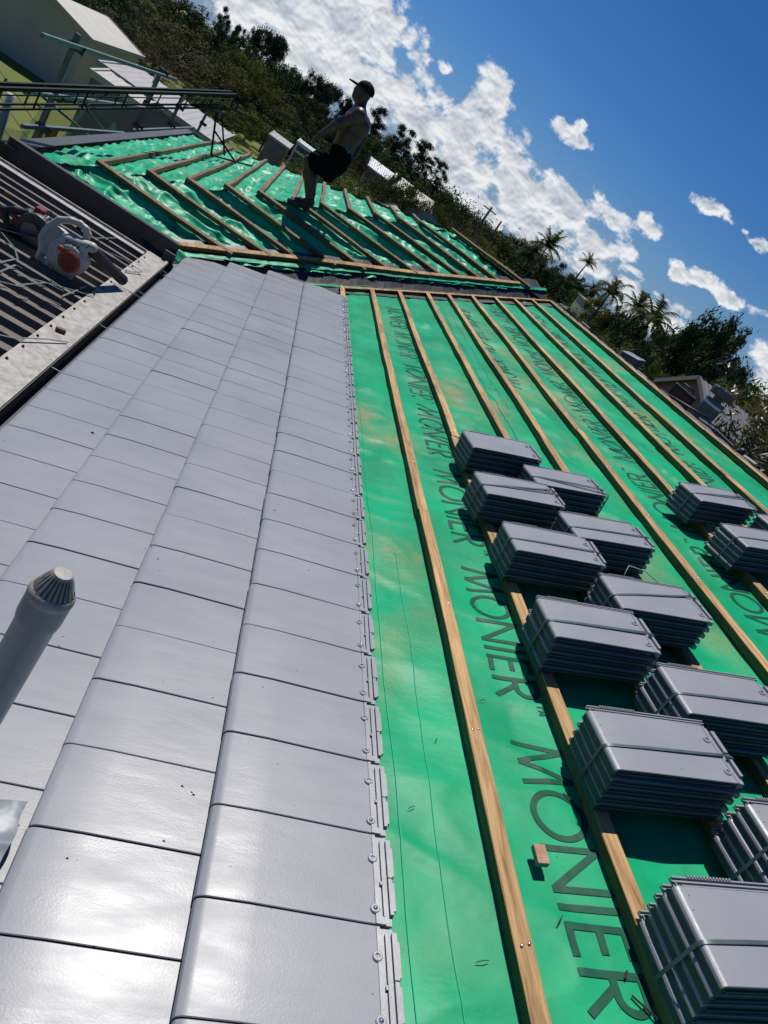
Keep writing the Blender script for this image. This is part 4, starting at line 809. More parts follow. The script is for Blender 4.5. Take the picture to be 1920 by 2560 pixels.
# ================================================================== roofer
YP = 7.66
SK = mat('tanned_skin', (.095, .034, .022), .42, var=(.06, .024, .016), vscale=9, bump=.15, bscale=60, bdist=.004); SHORT = mat('black_shorts', (.004, .005, .006), .95, spec=.05, bump=.3, bscale=25, bdist=.01); SHOE = mat('black_shoe', (.008, .008, .009), .6, var=(.02, .02, .02), vscale=20); CAPM = mat('dark_cap_cloth', (.010, .010, .009), .9, spec=.1, var=(.018, .017, .014), vscale=14); BANDM = mat('teal_waistband', (.03, .11, .12), .7)
man = empty('person', (-.32, YP, .42), label='shirtless person in dark cap and black shorts stepping along the green roof hip', cat='person')
f_ = Field((-.78, YP - .34, .36), (.12, YP + .40, 1.84), .0062)
yN, yF = YP - .075, YP + .085      # near (camera side) and far leg
# legs
f_.cap((-.265, yN, .985), (-.490, yN - .01, .825), .092, .066, .03); f_.cap((-.495, yN - .01, .815), (-.435, yN - .005, .70), .058, .053, .03); f_.cap((-.435, yN, .70), (-.325, yN, .525), .052, .033, .03); f_.cap((-.405, yN, .72), (-.350, yN, .62), .054, .048, .03); f_.cap((-.32, yN, .53), (-.30, yN, .465), .030, .032, .02); f_.cap((-.30, yN, .46), (-.42, yN, .425), .030, .024, .02)
f_.cap((-.235, yF, .975), (-.425, yF + .01, .80), .092, .064, .03); f_.cap((-.425, yF + .01, .80), (-.295, yF + .03, .55), .056, .034, .03); f_.cap((-.295, yF + .03, .55), (-.275, yF + .03, .475), .031, .033, .02); f_.cap((-.275, yF + .03, .475), (-.38, yF + .03, .440), .030, .024, .02)
# trunk
f_.ell((-.245, YP, 1.015), (.112, .148, .105), .03); f_.ell((-.268, YP, 1.13), (.116, .140, .11), .05); f_.ell((-.272, YP, 1.27), (.134, .158, .13), .06); f_.ell((-.278, YP, 1.40), (.142, .175, .11), .05); f_.ell((-.215, YP, 1.40), (.085, .14, .11), .04); f_.ell((-.262, YP - .07, 1.42), (.06, .075, .10), .04); f_.ell((-.262, YP + .07, 1.42), (.06, .075, .10), .04)
f_.cap((-.300, YP - .14, 1.485), (-.300, YP + .14, 1.485), .050, .050, .05); f_.cap((-.31, YP, 1.47), (-.345, YP, 1.60), .070, .058, .05); f_.cap((-.30, YP - .05, 1.51), (-.31, YP - .13, 1.495), .045, .04, .04)
# head with jaw, nose, brow, ear
f_.ell((-.372, YP, 1.668), (.088, .070, .098), .02); f_.ell((-.400, YP, 1.620), (.062, .052, .060), .03); f_.cap((-.425, YP, 1.588), (-.40, YP, 1.585), .026, .032, .02); f_.ell((-.455, YP, 1.652), (.017, .011, .020), .012); f_.cap((-.448, YP - .025, 1.682), (-.448, YP + .025, 1.682), .013, .013, .015); f_.ell((-.448, YP, 1.613), (.012, .022, .008), .008); f_.ell((-.445, YP, 1.600), (.011, .020, .006), .006)
for s in (-1, 1): f_.ell((-.362, YP + s * .072, 1.652), (.018, .008, .027), .006); f_.ell((-.447, YP + s * .027, 1.664), (.010, .012, .008), .004)
# arms
aN = [(-.300, YP - .185, 1.470), (-.425, YP - .215, 1.285), (-.535, YP - .175, 1.085), (-.560, YP - .165, 1.035)]
f_.cap(aN[0], aN[0], .060, .060, .04); f_.cap(aN[0], aN[1], .066, .050, .03); f_.cap((-.35, YP - .20, 1.40), (-.38, YP - .208, 1.35), .050, .046, .02); f_.cap(aN[1], aN[2], .051, .032, .02); f_.cap((-.445, YP - .21, 1.25), (-.47, YP - .20, 1.20), .040, .035, .02)
aF = [(-.270, YP + .185, 1.470), (-.135, YP + .235, 1.320), (-.115, YP + .200, 1.130)]
f_.cap(aF[0], aF[0], .062, .062, .04); f_.cap(aF[0], aF[1], .057, .045, .03); f_.cap(aF[1], aF[2], .044, .028, .02)
def hand(f, wr_, dr, side):
    wr_ = np.array(wr_, float); dr = np.array(dr, float); dr /= np.linalg.norm(dr); sd = np.array((.25, side * .35, .9)); sd -= dr * (sd @ dr); sd /= np.linalg.norm(sd); pn = np.cross(dr, sd)
    f.cap(wr_, wr_ + dr * .05, .020, .021, .012, sq=(1, 1, 1)); 
    for o_ in (-.022, -.008, .008, .021): f.cap(wr_ + dr * .03 + sd * o_ * .7, wr_ + dr * .062 + sd * o_, .0135, .0120, .010)
    for o_, l_ in ((-.024, .044), (-.0085, .054), (.0085, .057), (.024, .050)):
        k1 = wr_ + dr * .066 + sd * o_; k2 = k1 + (dr * .85 + pn * .30 * side) * l_ * .5; k3 = k2 + (dr * .5 + pn * .75 * side) * l_ * .5
        f.cap(k1, k2, .0088, .0080, .003); f.cap(k2, k3, .0080, .0068, .003)
    t0 = wr_ + dr * .018 + sd * .022; t1 = t0 + dr * .026 + sd * .020; t2 = t1 + dr * .026 + sd * .006; f.cap(t0, t1, .0115, .0095, .006); f.cap(t1, t2, .0095, .0080, .003)
hand(f_, aN[2], (-.35, .12, -.75), 1); hand(f_, aF[2], (-.15, -.1, -.85), -1)
child(f_.mesh('body', SK, None), man)
f_ = Field((-.62, YP - .28, .70), (-.02, YP + .30, 1.20), .007)
f_.ell((-.250, YP, 1.02), (.128, .168, .115), 0); f_.cap((-.262, YP - .0, 1.07), (-.262, YP, 1.13), .118, .112, .03, sq=(1, .78, 1)); f_.cap((-.265, yN - .005, .99), (-.435, yN - .012, .855), .112, .104, .03); f_.cap((-.24, yF, .98), (-.385, yF + .01, .855), .114, .106, .03)
f_.cap((-.26, yN, .90), (-.32, yN, .835), .09, .080, .04); f_.cap((-.22, YP, .93), (-.25, YP + .02, .83), .09, .070, .04); f_.cap((-.30, YP - .02, .87), (-.245, YP, .80), .08, .052, .05)
f_.cap((-.25, YP, 1.185), (-.25, YP, 1.22), .2, .2, 0, sq=(1, 1, 1), sub=True) if False else None
# fabric creases
sl, Pp = f_._sub(f_.lo, f_.lo + f_.n * f_.res); f_.V += (.006 * np.sin(Pp[..., 2] * 70 + Pp[..., 0] * 40 + 3 * np.sin(Pp[..., 1] * 20)) * np.sin(Pp[..., 0] * 25 + 1)).astype(np.float32)
f_.V = np.maximum(f_.V, (Pp[..., 2] - (1.135 + (Pp[..., 0] + .25) * -.10)).astype(np.float32)); 
child(f_.mesh('shorts', SHORT, None), man)
b = MB(); vs = []
for zz, rr_ in ((1.118, 1.0), (1.150, .985)):
    for i in range(40): a = 2 * math.pi * i / 40; x = -.258 + .108 * rr_ * math.cos(a); vs.append((x, YP + .143 * rr_ * math.sin(a), zz - (x + .25) * .10))
b.add(vs, [(i, (i + 1) % 40, 40 + (i + 1) % 40, 40 + i) for i in range(40)]); child(b.build('waistband', BANDM, None, smooth=True), man)
f_ = Field((-.60, YP - .14, 1.58), (-.20, YP + .14, 1.82), .005)
f_.ell((-.362, YP, 1.700), (.098, .081, .082), 0); sl, Pp = f_._sub(f_.lo, f_.lo + f_.n * f_.res); f_.V = np.maximum(f_.V, (1.688 + (Pp[..., 0] + .36) * -.12 - Pp[..., 2]).astype(np.float32))
f_.ell((-.485, YP, 1.694), (.076, .062, .0115), .010, rot=np.array([[math.cos(.10), 0, -math.sin(.10)], [0, 1, 0], [math.sin(.10), 0, math.cos(.10)]])); f_.ell((-.36, YP, 1.783), (.008, .008, .006), .004)
child(f_.mesh('cap', CAPM, None), man)
for (xh, yy, zh, sl_) in ((-.292, yN, .452, 1), (-.268, yF + .03, .462, 1)):
    f_ = Field((xh - .30, yy - .09, zh - .14), (xh + .10, yy + .09, zh + .12), .005)
    d_ = Vector((-cosT, 0, -sinT)); n_ = Vector((-sinT, 0, cosT)); o0 = Vector((xh, yy, zh - .005))
    f_.cap(o0 + d_ * .0, o0 + d_ * .10 - n_ * .006, .046, .044, .02, sq=(1, 1.15, 1)); f_.cap(o0 + d_ * .10 - n_ * .006, o0 + d_ * .185 - n_ * .012, .042, .034, .02, sq=(1, 1, 1.1)); f_.cap(o0 + n_ * .02, o0 + n_ * .05, .043, .040, .02)
    f_.cap(o0 - n_ * .036 - d_ * .02, o0 + d_ * .19 - n_ * .036, .014, .013, .01, sq=(1, .32, 1))
    f_.V = np.maximum(f_.V, 0 * f_.V - 1) if False else f_.V
    child(f_.mesh('shoe', SHOE, None), man)

# ================================================================== edge protection beside the hip end
GRN = mat('green_galvanised_tube', (.13, .19, .175), .42, metal=.4, var=(.08, .11, .105), vscale=7); GALV2 = mat('grey_galvanised_post', (.14, .155, .165), .42, metal=.5, var=(.09, .10, .11), vscale=6); CLAMP = mat('dark_clamp_steel', (.05, .05, .05), .4, metal=.7)
posts = [(7.75, .50, 'guardrail post nearest the camera, tall grey square steel'), (11.90, .42, 'second guardrail post, in front of the long shed'), (14.5, .02, 'farthest guardrail post, short and grey'), (18.2, -.10, 'guardrail post beyond the end of the wing')]
for i, (y, zt, lb) in enumerate(posts):
    e = empty('guardrail_post', (-2.95, y, -3.2), label=lb, cat='guardrail post', group='guardrail posts beside the hip end')
    b = MB(); b.box((-2.978, y - .026, -3.2), (-2.922, y + .026, zt)); child(b.build('upright', GALV2, None, bevel=.004), e)
    b = MB(); b.box((-3.05, y - .12, -3.2), (-2.85, y + .12, -3.17)); child(b.build('base_plate', GALV2, None), e)
    for z in (.385, -.13, -.47):
        if z < zt: b = MB(); b.box((-2.99, y - .05, z - .035), (-2.835, y - .036, z + .035)); b.tube([(-2.84, y - .06, z - .04), (-2.83, y - .06, z + .045)], .008, 6); child(b.build('clamp', CLAMP, None), e)
rails = [((6.56, .425), (12.72, .345), 'topmost green guardrail tube'), ((6.68, -.075), (12.8, -.175), 'middle green guardrail tube'), ((6.95, -.40), (10.95, -.545), 'lower green guardrail tube on the nearer post'), ((11.4, -.505), (16.8, -.515), 'lower green guardrail tube on the farther posts')]
for (a, c, lb) in rails:
    b = MB(); b.beam((-2.86, a[0], a[1]), (-2.86, c[0], c[1]), .034, .040); tag(b.build('guardrail_tube', GRN, None, bevel=.004), lb, 'guardrail', 'guardrail tubes beside the hip end')
b = MB(); b.tube([(-3.15, 7.3, -.28), (-3.15, 7.45, -1.4)], .045, 12); tag(b.build('pale_post', mat('pale_post_paint', (.35, .34, .32), .6), None, smooth=True), 'short pale round post behind the gutter corner', 'post')
b = MB(); b.box((-2.93, 7.93, -1.4), (-2.85, 8.02, -.46)); tag(b.build('orange_bracket', mat('orange_paint', (.45, .17, .03), .5), None), 'orange timber bracket at the foot of the nearest guardrail post', 'bracket')
# safety net hung between the posts
NET = bpy.data.materials.new('green_net'); NET.use_nodes = True; nt = NET.node_tree; pb = nt.nodes['Principled BSDF']; pb.inputs['Base Color'].default_value = (.03, .22, .11, 1); pb.inputs['Roughness'].default_value = .7
tr_ = nt.nodes.new('ShaderNodeBsdfTransparent'); ms = nt.nodes.new('ShaderNodeMixShader'); ms.inputs[0].default_value = .30; nt.links.new(tr_.outputs[0], ms.inputs[1]); nt.links.new(pb.outputs[0], ms.inputs[2]); nt.links.new(ms.outputs[0], nt.nodes['Material Output'].inputs[0])
b = MB(); nn = 20; Vv = []
for i in range(nn + 1):
    for j in range(9):
        y = 8.0 + 5.2 * i / nn; z = -.75 - 1.5 * j / 8 + .5 * math.exp(-((i - 9) / 4) ** 2) * (1 - j / 8); Vv.append((-3.35 + .12 * math.sin(i * .9 + j * .6), y, z))
o = npmesh('safety_net', np.array(Vv), np.array([(i * 9 + j, (i + 1) * 9 + j, (i + 1) * 9 + j + 1, i * 9 + j + 1) for i in range(nn) for j in range(8)]), NET, None); tag(o, 'sagging green safety net behind the guardrail posts', 'net')
for i, (a, c) in enumerate([((-3.1, 8.0, -.25), (-3.35, 12.2, -1.1)), ((-3.1, 9.6, -.35), (-3.3, 12.4, -.95)), ((-3.05, 8.6, -1.3), (-3.0, 7.9, -.3))]):
    b = MB(); b.tube([a, c], .016, 8); tag(b.build('brace_tube', GRN, None, smooth=True), ['long thin brace tube sloping behind the middle guardrail', 'second thin brace tube behind the net', 'short steep brace tube beside the nearest post'][i], 'brace tube', 'brace tubes of the edge protection')

# ================================================================== tile elevator truss resting over the hip end
BLKS = mat('black_painted_steel', (.008, .008, .009), .75, spec=.2)
elv = empty('tile_elevator', (-1.7, 10.0, .1), label='black lattice tile elevator boom on a small A-frame over the hip end', cat='tile elevator')
A1 = Vector((-1.705, 10.2, .806)); dv_ = Vector((-2.647, 5.5, .054)) - A1; dv_ = dv_ / dv_.y * -1; A0 = A1 + Vector((-2.647 + 1.705, -4.7, -.752)) / 4.7 * 6.3
sd_ = Vector((-.075, .02, -.01))
b = MB()
for off in (Vector((0, 0, 0)), sd_): b.beam(A0 + off, A1 + off, .020, .030)
for s in (0, 1): b.beam(A0 + Vector((0, 0, -.155)) + sd_ * s, A1 + Vector((-.02, -.3, -.20)) + sd_ * s, .014, .016)
for s in (0, 1): b.beam(A0 + Vector((0, 0, -.045)) + sd_ * s, A1 + Vector((0, 0, -.06)) + sd_ * s, .008, .008)
child(b.build('boom_rail', BLKS, None), elv)
b = MB(); n = 9
for i in range(n):
    t0 = i / n
    for s in (0, 1):
        p = A0.lerp(A1, t0) + sd_ * s; q = p + Vector((0, 0, -.158 - .03 * t0)); b.beam(p, q, .012, .012, (1, 0, 0))
        if i % 3 == 1: p2 = A0.lerp(A1, t0 + .06) + sd_ * s; b.beam(q, p2, .009, .009, (1, 0, 0))
    p = A0.lerp(A1, t0 + .02); b.beam(p, p + sd_, .012, .012); b.beam(p + Vector((0, 0, -.16)), p + sd_ + Vector((0, 0, -.16)), .009, .009)
child(b.build('lattice', BLKS, None), elv)
b = MB(); E_ = A1
for s in (0, 1): b.tube([E_ + sd_ * s, E_ + sd_ * s + Vector((.05, .12, -.01)), E_ + sd_ * s + Vector((.07, .16, -.16)), E_ + sd_ * s + Vector((.12, .3, -.16)), E_ + sd_ * s + Vector((.16, .42, -.15))], .012, 8)
b.tube([E_ + Vector((.07, .16, -.16)), E_ + sd_ + Vector((.07, .16, -.16))], .010, 8); b.tube([E_ + Vector((.16, .42, -.15)), E_ + sd_ + Vector((.16, .42, -.15))], .010, 8); b.tube([E_ + Vector((-.3, -1.3, -.36)), E_ + Vector((.05, .15, -.24))], .010, 8)
child(b.build('end_hook', BLKS, None, smooth=True), elv)
b = MB(); top = Vector((-1.80, 10.1, .47)); f1 = Vector((-1.60, 9.85, .028)); f2 = Vector((-1.33, 10.05, .12)); f3 = Vector((-1.10, 9.95, .205))
b.tube([top + Vector((.05, 0, .15)), top, f1], .014, 8); b.tube([(top + f1) / 2 + Vector((-.02, .0, .05)), f2], .012, 8); b.tube([f1, f3], .010, 8); b.tube([f3, f3 + Vector((0, 0, .07))], .007, 6); b.tube([f2 + Vector((.03, .02, -.0)), f2 + Vector((.05, .03, .10))], .007, 6); b.tube([top, top + Vector((.02, .35, .02)), (-1.5, 10.35, .07)], .012, 8)
child(b.build('support_frame', BLKS, None, smooth=True), elv)
# ================================================================== land, sheds, trees
def GZ(x, y): return -3.2 + 3.1 * float(ss(np.array((x + 8) / 25.))) * float(ss(np.array((y - 35) / 50.)))
GRASS = mat('lawn_grass', (.090, .125, .008), .95, var=(.135, .135, .014), vscale=.22, bump=.5, bscale=3, bdist=.1, thr=(.3, .7), bdetail=8)
def axis_pts(lim): 
    p = [0.]; 
    while p[-1] < lim: p.append(p[-1] + max(1.6, p[-1] * .05))
    return np.array(sorted(set([-q for q in p] + p)))
gx = axis_pts(3000); gy = axis_pts(3000); GX, GY = np.meshgrid(gx, gy, indexing='ij')
GZs = -3.2 + 3.1 * ss((GX + 8) / 25) * ss((GY - 35) / 50) + .10 * (fbm(GX * .09 + 50, GY * .09 + 50, 3) - .5) * (np.hypot(GX, GY) > 16)
i_ = np.arange(GX.size).reshape(GX.shape); Fg = np.stack([i_[:-1, :-1], i_[1:, :-1], i_[1:, 1:], i_[:-1, 1:]], -1).reshape(-1, 4)
tag(npmesh('ground', np.stack([GX, GY, GZs], -1).reshape(-1, 3), Fg, GRASS), kind='structure')
# foliage materials
def leaf_mat(name, a, b_, tr=.25):
    m = bpy.data.materials.new(name); m.use_nodes = True; nt = m.node_tree; p = nt.nodes['Principled BSDF']; L = nt.links.new
    at = nt.nodes.new('ShaderNodeAttribute'); at.attribute_name = 'tone'; oi = nt.nodes.new('ShaderNodeObjectInfo')
    ad = nt.nodes.new('ShaderNodeMath'); ad.operation = 'MULTIPLY_ADD'; L(oi.outputs['Random'], ad.inputs[0]); ad.inputs[1].default_value = .35; L(at.outputs['Fac'], ad.inputs[2])
    sb = nt.nodes.new('ShaderNodeMath'); sb.operation = 'SUBTRACT'; L(ad.outputs[0], sb.inputs[0]); sb.inputs[1].default_value = .17; sb.use_clamp = True
    mx = nt.nodes.new('ShaderNodeMix'); mx.data_type = 'RGBA'; L(sb.outputs[0], mx.inputs[0]); mx.inputs[6].default_value = (*a, 1); mx.inputs[7].default_value = (*b_, 1)
    L(mx.outputs[2], p.inputs['Base Color']); p.inputs['Roughness'].default_value = .75; p.inputs['Specular IOR Level'].default_value = .08
    t = nt.nodes.new('ShaderNodeBsdfTranslucent'); L(mx.outputs[2], t.inputs[0]); s = nt.nodes.new('ShaderNodeMixShader'); s.inputs[0].default_value = tr; L(p.outputs[0], s.inputs[1]); L(t.outputs[0], s.inputs[2]); L(s.outputs[0], nt.nodes['Material Output'].inputs[0]); return m
LFD = leaf_mat('leaves_dark', (.014, .036, .014), (.055, .084, .024), .12); LFM = leaf_mat('leaves_mid', (.028, .050, .013), (.100, .125, .026), .2); LFB = leaf_mat('leaves_brownish', (.045, .038, .020), (.125, .098, .042), .12)
LFE = leaf_mat('leaves_gum', (.016, .030, .018), (.050, .068, .034)); LFP = leaf_mat('leaves_palm', (.020, .036, .014), (.085, .10, .035)); LFS = leaf_mat('leaves_yellow_green', (.03, .05, .012), (.13, .14, .03), .35)  # LFS is a lighter yellow green for some trees and the hedge
LFG = leaf_mat('leaves_glossy_magnolia', (.022, .030, .010), (.19, .16, .035), .30); LFG.node_tree.nodes['Principled BSDF'].inputs['Roughness'].default_value = .36; LFG.node_tree.nodes['Principled BSDF'].inputs['Specular IOR Level'].default_value = .6
BARK = mat('bark_grey_brown', (.075, .058, .045), .9, var=(.13, .105, .085), vscale=3, stretch=(4, 4, .6), bump=.6, bscale=12, bdist=.03); PALMB = mat('palm_trunk_grey', (.14, .125, .11), .85, var=(.08, .07, .06), vscale=2, stretch=(1, 1, 6))
def leaves(cent, rad, nper, size, asp, r_, tonefn=None, up=.3, shell=.55):
    """clumps of leaf-sized faces; cent Nx3, rad Nx3"""
    N = len(cent); tot = N * nper; ci = np.repeat(np.arange(N), nper); q = r_.normal(size=(tot, 3)); q /= np.linalg.norm(q, axis=1)[:, None]; rr = (shell + (1 - shell) * r_.random(tot)) ** .8 * (1 + .25 * r_.normal(size=tot) * .6)
    P_ = cent[ci] + q * rad[ci] * rr[:, None]; nrm = q * 1.1 + r_.normal(size=(tot, 3)) * .45; nrm[:, 2] += up; nrm /= np.linalg.norm(nrm, axis=1)[:, None]
    a = r_.normal(size=(tot, 3)); a -= nrm * (a * nrm).sum(1)[:, None]; a /= np.linalg.norm(a, axis=1)[:, None]; b_ = np.cross(nrm, a); s = size * (.6 + .8 * r_.random(tot)); a *= s[:, None]; b_ *= (s * asp)[:, None]
    V = np.stack([P_ - a, P_ - b_ * .5, P_ + a, P_ + b_ * .5], 1).reshape(-1, 3); F_ = np.arange(tot * 4).reshape(-1, 4)
    ct = r_.random(N); tone = np.clip(ct[ci] * .8 + .2 * r_.random(tot), 0, 1); return V, F_, np.repeat(tone, 4)
def limb(b, p, d, L_, r0, depth, r_, tips, spread=.6, gn=.25):
    n = 4; pts = [Vector(p)]; dd = Vector(d).normalized()
    for i in range(n): dd = (dd + Vector(r_.normal(size=3)) * .16 + Vector((0, 0, gn * .2))).normalized(); pts.append(pts[-1] + dd * L_ / n)
    b.tube(pts, [r0 * (1 - .5 * i / n) for i in range(n + 1)], 6 if depth > 1 else 4, caps=False)
    if depth <= 0: tips.append(pts[-1]); return
    for k in range(2 if depth > 1 else 3):
        nd_ = (dd + Vector(r_.normal(size=3)) * spread).normalized(); limb(b, pts[-1 - (k % 2)], nd_, L_ * .72, r0 * .5, depth - 1, r_, tips, spread, gn)
PROT = {}
def proto(kind, var):
    """unit tree: height 1, crown radius given by caller's scale; returns (trunk mesh, crown mesh, mats)"""
    r_ = np.random.default_rng(abs(hash((kind, var))) % 10000 if False else {'broad': 1, 'broad2': 2, 'bare': 3, 'euc': 4, 'bamboo': 5, 'pine': 6, 'small': 7, 'fig': 8}.get(kind, 9) * 10 + var)
    b = MB(); tips = []
    H0 = {'broad': .12, 'broad2': .10, 'bare': .18, 'euc': .38, 'bamboo': .05, 'pine': .12, 'small': .38, 'fig': .20}[kind]
    if kind == 'pine':
        b.tube([(0, 0, 0), (.01, 0, .5), (0, .01, .97)], [.022, .014, .004], 7, caps=False); cent = []; rad = []
        for i in range(46):
            z = .22 + .76 * (i / 45) ** .9; a = r_.random() * 6.28; R_ = (.55 * (1 - z) ** .55 + .10) * (.55 + .6 * r_.random()); cent.append((R_ * math.cos(a) * .9, R_ * math.sin(a) * .9, z + .02 * r_.normal())); rad.append((.15, .15, .05))
            if i % 2: b.tube([(0, 0, z - .03), (R_ * math.cos(a) * .8, R_ * math.sin(a) * .8, z)], .004, 4, caps=False)
        V, F_, T_ = leaves(np.array(cent), np.array(rad), 170, .024, .5, r_, up=.2, shell=0.)
    elif kind == 'bamboo':
        cent = []; rad = []
        for i in range(16):
            a = r_.random() * 6.28; rr = .25 + .3 * r_.random(); top = .75 + .25 * r_.random(); tp = Vector((rr * 1.3 * math.cos(a), rr * 1.3 * math.sin(a), top))
            b.tube([(.1 * math.cos(a), .1 * math.sin(a), 0), (.6 * rr * math.cos(a), .6 * rr * math.sin(a), top * .8), tp], .006, 4, caps=False)
            for k in range(7): t = .45 + .09 * k; cent.append((rr * t * 1.4 * math.cos(a), rr * t * 1.4 * math.sin(a), top * min(1, t * 1.12))); rad.append((.07, .07, .10 * (1.4 - t)))
        V, F_, T_ = leaves(np.array(cent), np.array(rad), 80, .030, .28, r_, up=0, shell=.1)
    else:
        ncl = {'broad': 105, 'broad2': 90, 'bare': 80, 'euc': 70, 'small': 30, 'fig': 330}[kind]
        b.tube([(0, 0, 0), (.01 * r_.normal(), .01, H0 * .6), (0, 0, H0 + .05)], [.035, .026, .022], 8, caps=False)
        for k in range({'fig': 9, 'bare': 9}.get(kind, 5)):
            a = k * 1.3 + r_.random(); limb(b, (0, 0, H0), (math.cos(a) * .8, math.sin(a) * .8, .9 if kind != 'fig' else .45), .30 if kind != 'fig' else .36, .016, 3 if kind in ('bare', 'euc') else 2, r_, tips, .6)
        cent = []; rad = []
        lob = [(r_.random() * 6.28, .45 + .55 * r_.random(), .3 + .6 * r_.random(), .22 + .2 * r_.random()) for _ in range(7)]
        while len(cent) < ncl:
            q = r_.normal(size=3); q /= np.linalg.norm(q); rr = r_.random() ** .4
            if kind == 'fig': c = np.array((q[0] * rr, q[1] * rr, .36 + abs(q[2]) * rr * .60 - .10 * rr * (q[0] ** 2 + q[1] ** 2)))
            elif kind in ('euc',):
                if tips: t = tips[r_.integers(len(tips))]; c = np.array(t) * np.array((1.15, 1.15, 1.0)) + r_.normal(size=3) * .05; c[2] = min(c[2], .93)
            elif kind == 'small': c = np.array((q[0] * rr, q[1] * rr, .68 + q[2] * rr * .28))
            else:
                c = np.array((q[0] * rr, q[1] * rr, .50 + q[2] * rr * .47)); dm = 1.2
                for (la, lr, lz, lw) in lob: dm = min(dm, math.dist(c, (lr * math.cos(la), lr * math.sin(la), lz)) / lw)
                if dm > 1.45 and r_.random() < .8: continue
            cent.append(c); s = {'euc': .11, 'fig': .095, 'small': .15}.get(kind, .12) * (.6 + .8 * r_.random()); rad.append((s * 1.25, s * 1.25, s * .75))
        size = {'bare': .016, 'euc': .024, 'fig': .028, 'small': .036}.get(kind, .030); nper = {'bare': 90, 'euc': 150, 'fig': 130, 'small': 120}.get(kind, 150)
        V, F_, T_ = leaves(np.array(cent), np.array(rad), nper, size, .55, r_, shell=.35 if kind not in ('bare', 'euc') else 0.)
    tm = b; return tm, V, F_, T_
def ptree(kind, var, m, bark):
    key = (kind, var, m.name)
    if key not in PROT:
        b, V, F_, T_ = proto(kind, var); t = b.build('trunk', bark, None, smooth=True); c = npmesh('crown', V, F_, m, None, smooth=False, att=T_); t.parent = None
        PROT[key] = [t, c, False]
    return PROT[key]
def place_tree(kind, var, m, name, loc, h, wd, lab, cat, group, rz=0.):
    pr = ptree(kind, var, m, BARK); e = empty(name, loc, (0, 0, rz), lab, cat, group)
    if not pr[2]: t, c = pr[0], pr[1]; pr[2] = True
    else:
        t, c = pr[0].copy(), pr[1].copy(); COL.objects.link(t); COL.objects.link(c)
    for o in (t, c): o.parent = e; o.scale = (wd / 2, wd / 2, h); o.location = (0, 0, -.15)
    t.scale = (wd / 2, wd / 2, h)
    return e
# palms
def palm_mesh(fr, droop, seed, fl=.9):
    r_ = np.random.default_rng(seed); Vs = []; Fs = []; T_ = []; k = 0
    for i in range(fr):
        a = 2.4 * i + r_.random() * .4; el0 = R(78 - 82 * (i / fr) ** .9) + r_.normal() * .12; L_ = fl * (.8 + .3 * r_.random()); p = Vector((0, 0, 0)); d = Vector((math.cos(a) * math.cos(el0), math.sin(a) * math.cos(el0), math.sin(el0))); n = 13; pts = [p.copy()]
        for s in range(n): p = p + d * L_ / n; d = (d + Vector((0, 0, -droop * .05 * (1 + s * .25)))).normalized(); pts.append(p.copy())
        for s in range(1, n + 1):
            t = (pts[s] - pts[s - 1]).normalized(); side = t.cross(Vector((0, 0, 1))).normalized(); ll = L_ * .24 * math.sin(math.pi * min(1, .12 + .88 * s / n)) ** .6
            for sg in (-1, 1):
                for q in (0, .5):
                    o = pts[s - 1].lerp(pts[s], q); tip = o + side * sg * ll + t * ll * .45 + Vector((0, 0, -ll * (.25 + .3 * r_.random()))); w_ = t * L_ * .020
                    Vs += [o - w_, tip - w_ * .2, tip + w_ * .2, o + w_]; Fs.append((k, k + 1, k + 2, k + 3)); k += 4; T_ += [r_.random()] * 4
            w_ = side * .008; Vs += [pts[s - 1] - w_, pts[s] - w_, pts[s] + w_, pts[s - 1] + w_]; Fs.append((k, k + 1, k + 2, k + 3)); k += 4; T_ += [.3] * 4
    return np.array([tuple(v) for v in Vs]), np.array(Fs), np.array(T_)
PALMS = []
def place_palm(loc, h, wd, lab, var=0, tr=.018):
    e = empty('palm_tree', loc, (0, 0, var * 1.1), lab, 'palm', 'palms along the right skyline'); b = MB()
    b.tube([(0, 0, -.2), (.1, 0, h * .3), (.14, .04, h * .62), (.1, .05, h - wd * .25)], [tr * h * 1.1 + .03, tr * h + .03, tr * h * .8 + .02, .06], 9, caps=False); b.tube([(.1, .05, h - wd * .25), (.1, .05, h - wd * .12)], [.07, .10], 8)
    t = b.build('trunk', PALMB, e, smooth=True)
    V, F_, T_ = palm_mesh(15 if var % 2 else 22, .9 + .4 * (var % 3), 40 + var, 1.0); c = npmesh('crown', V * wd / 2 , F_, LFP, e, smooth=False, att=T_); c.location = (.1, .05, h - wd * .18)
    return e
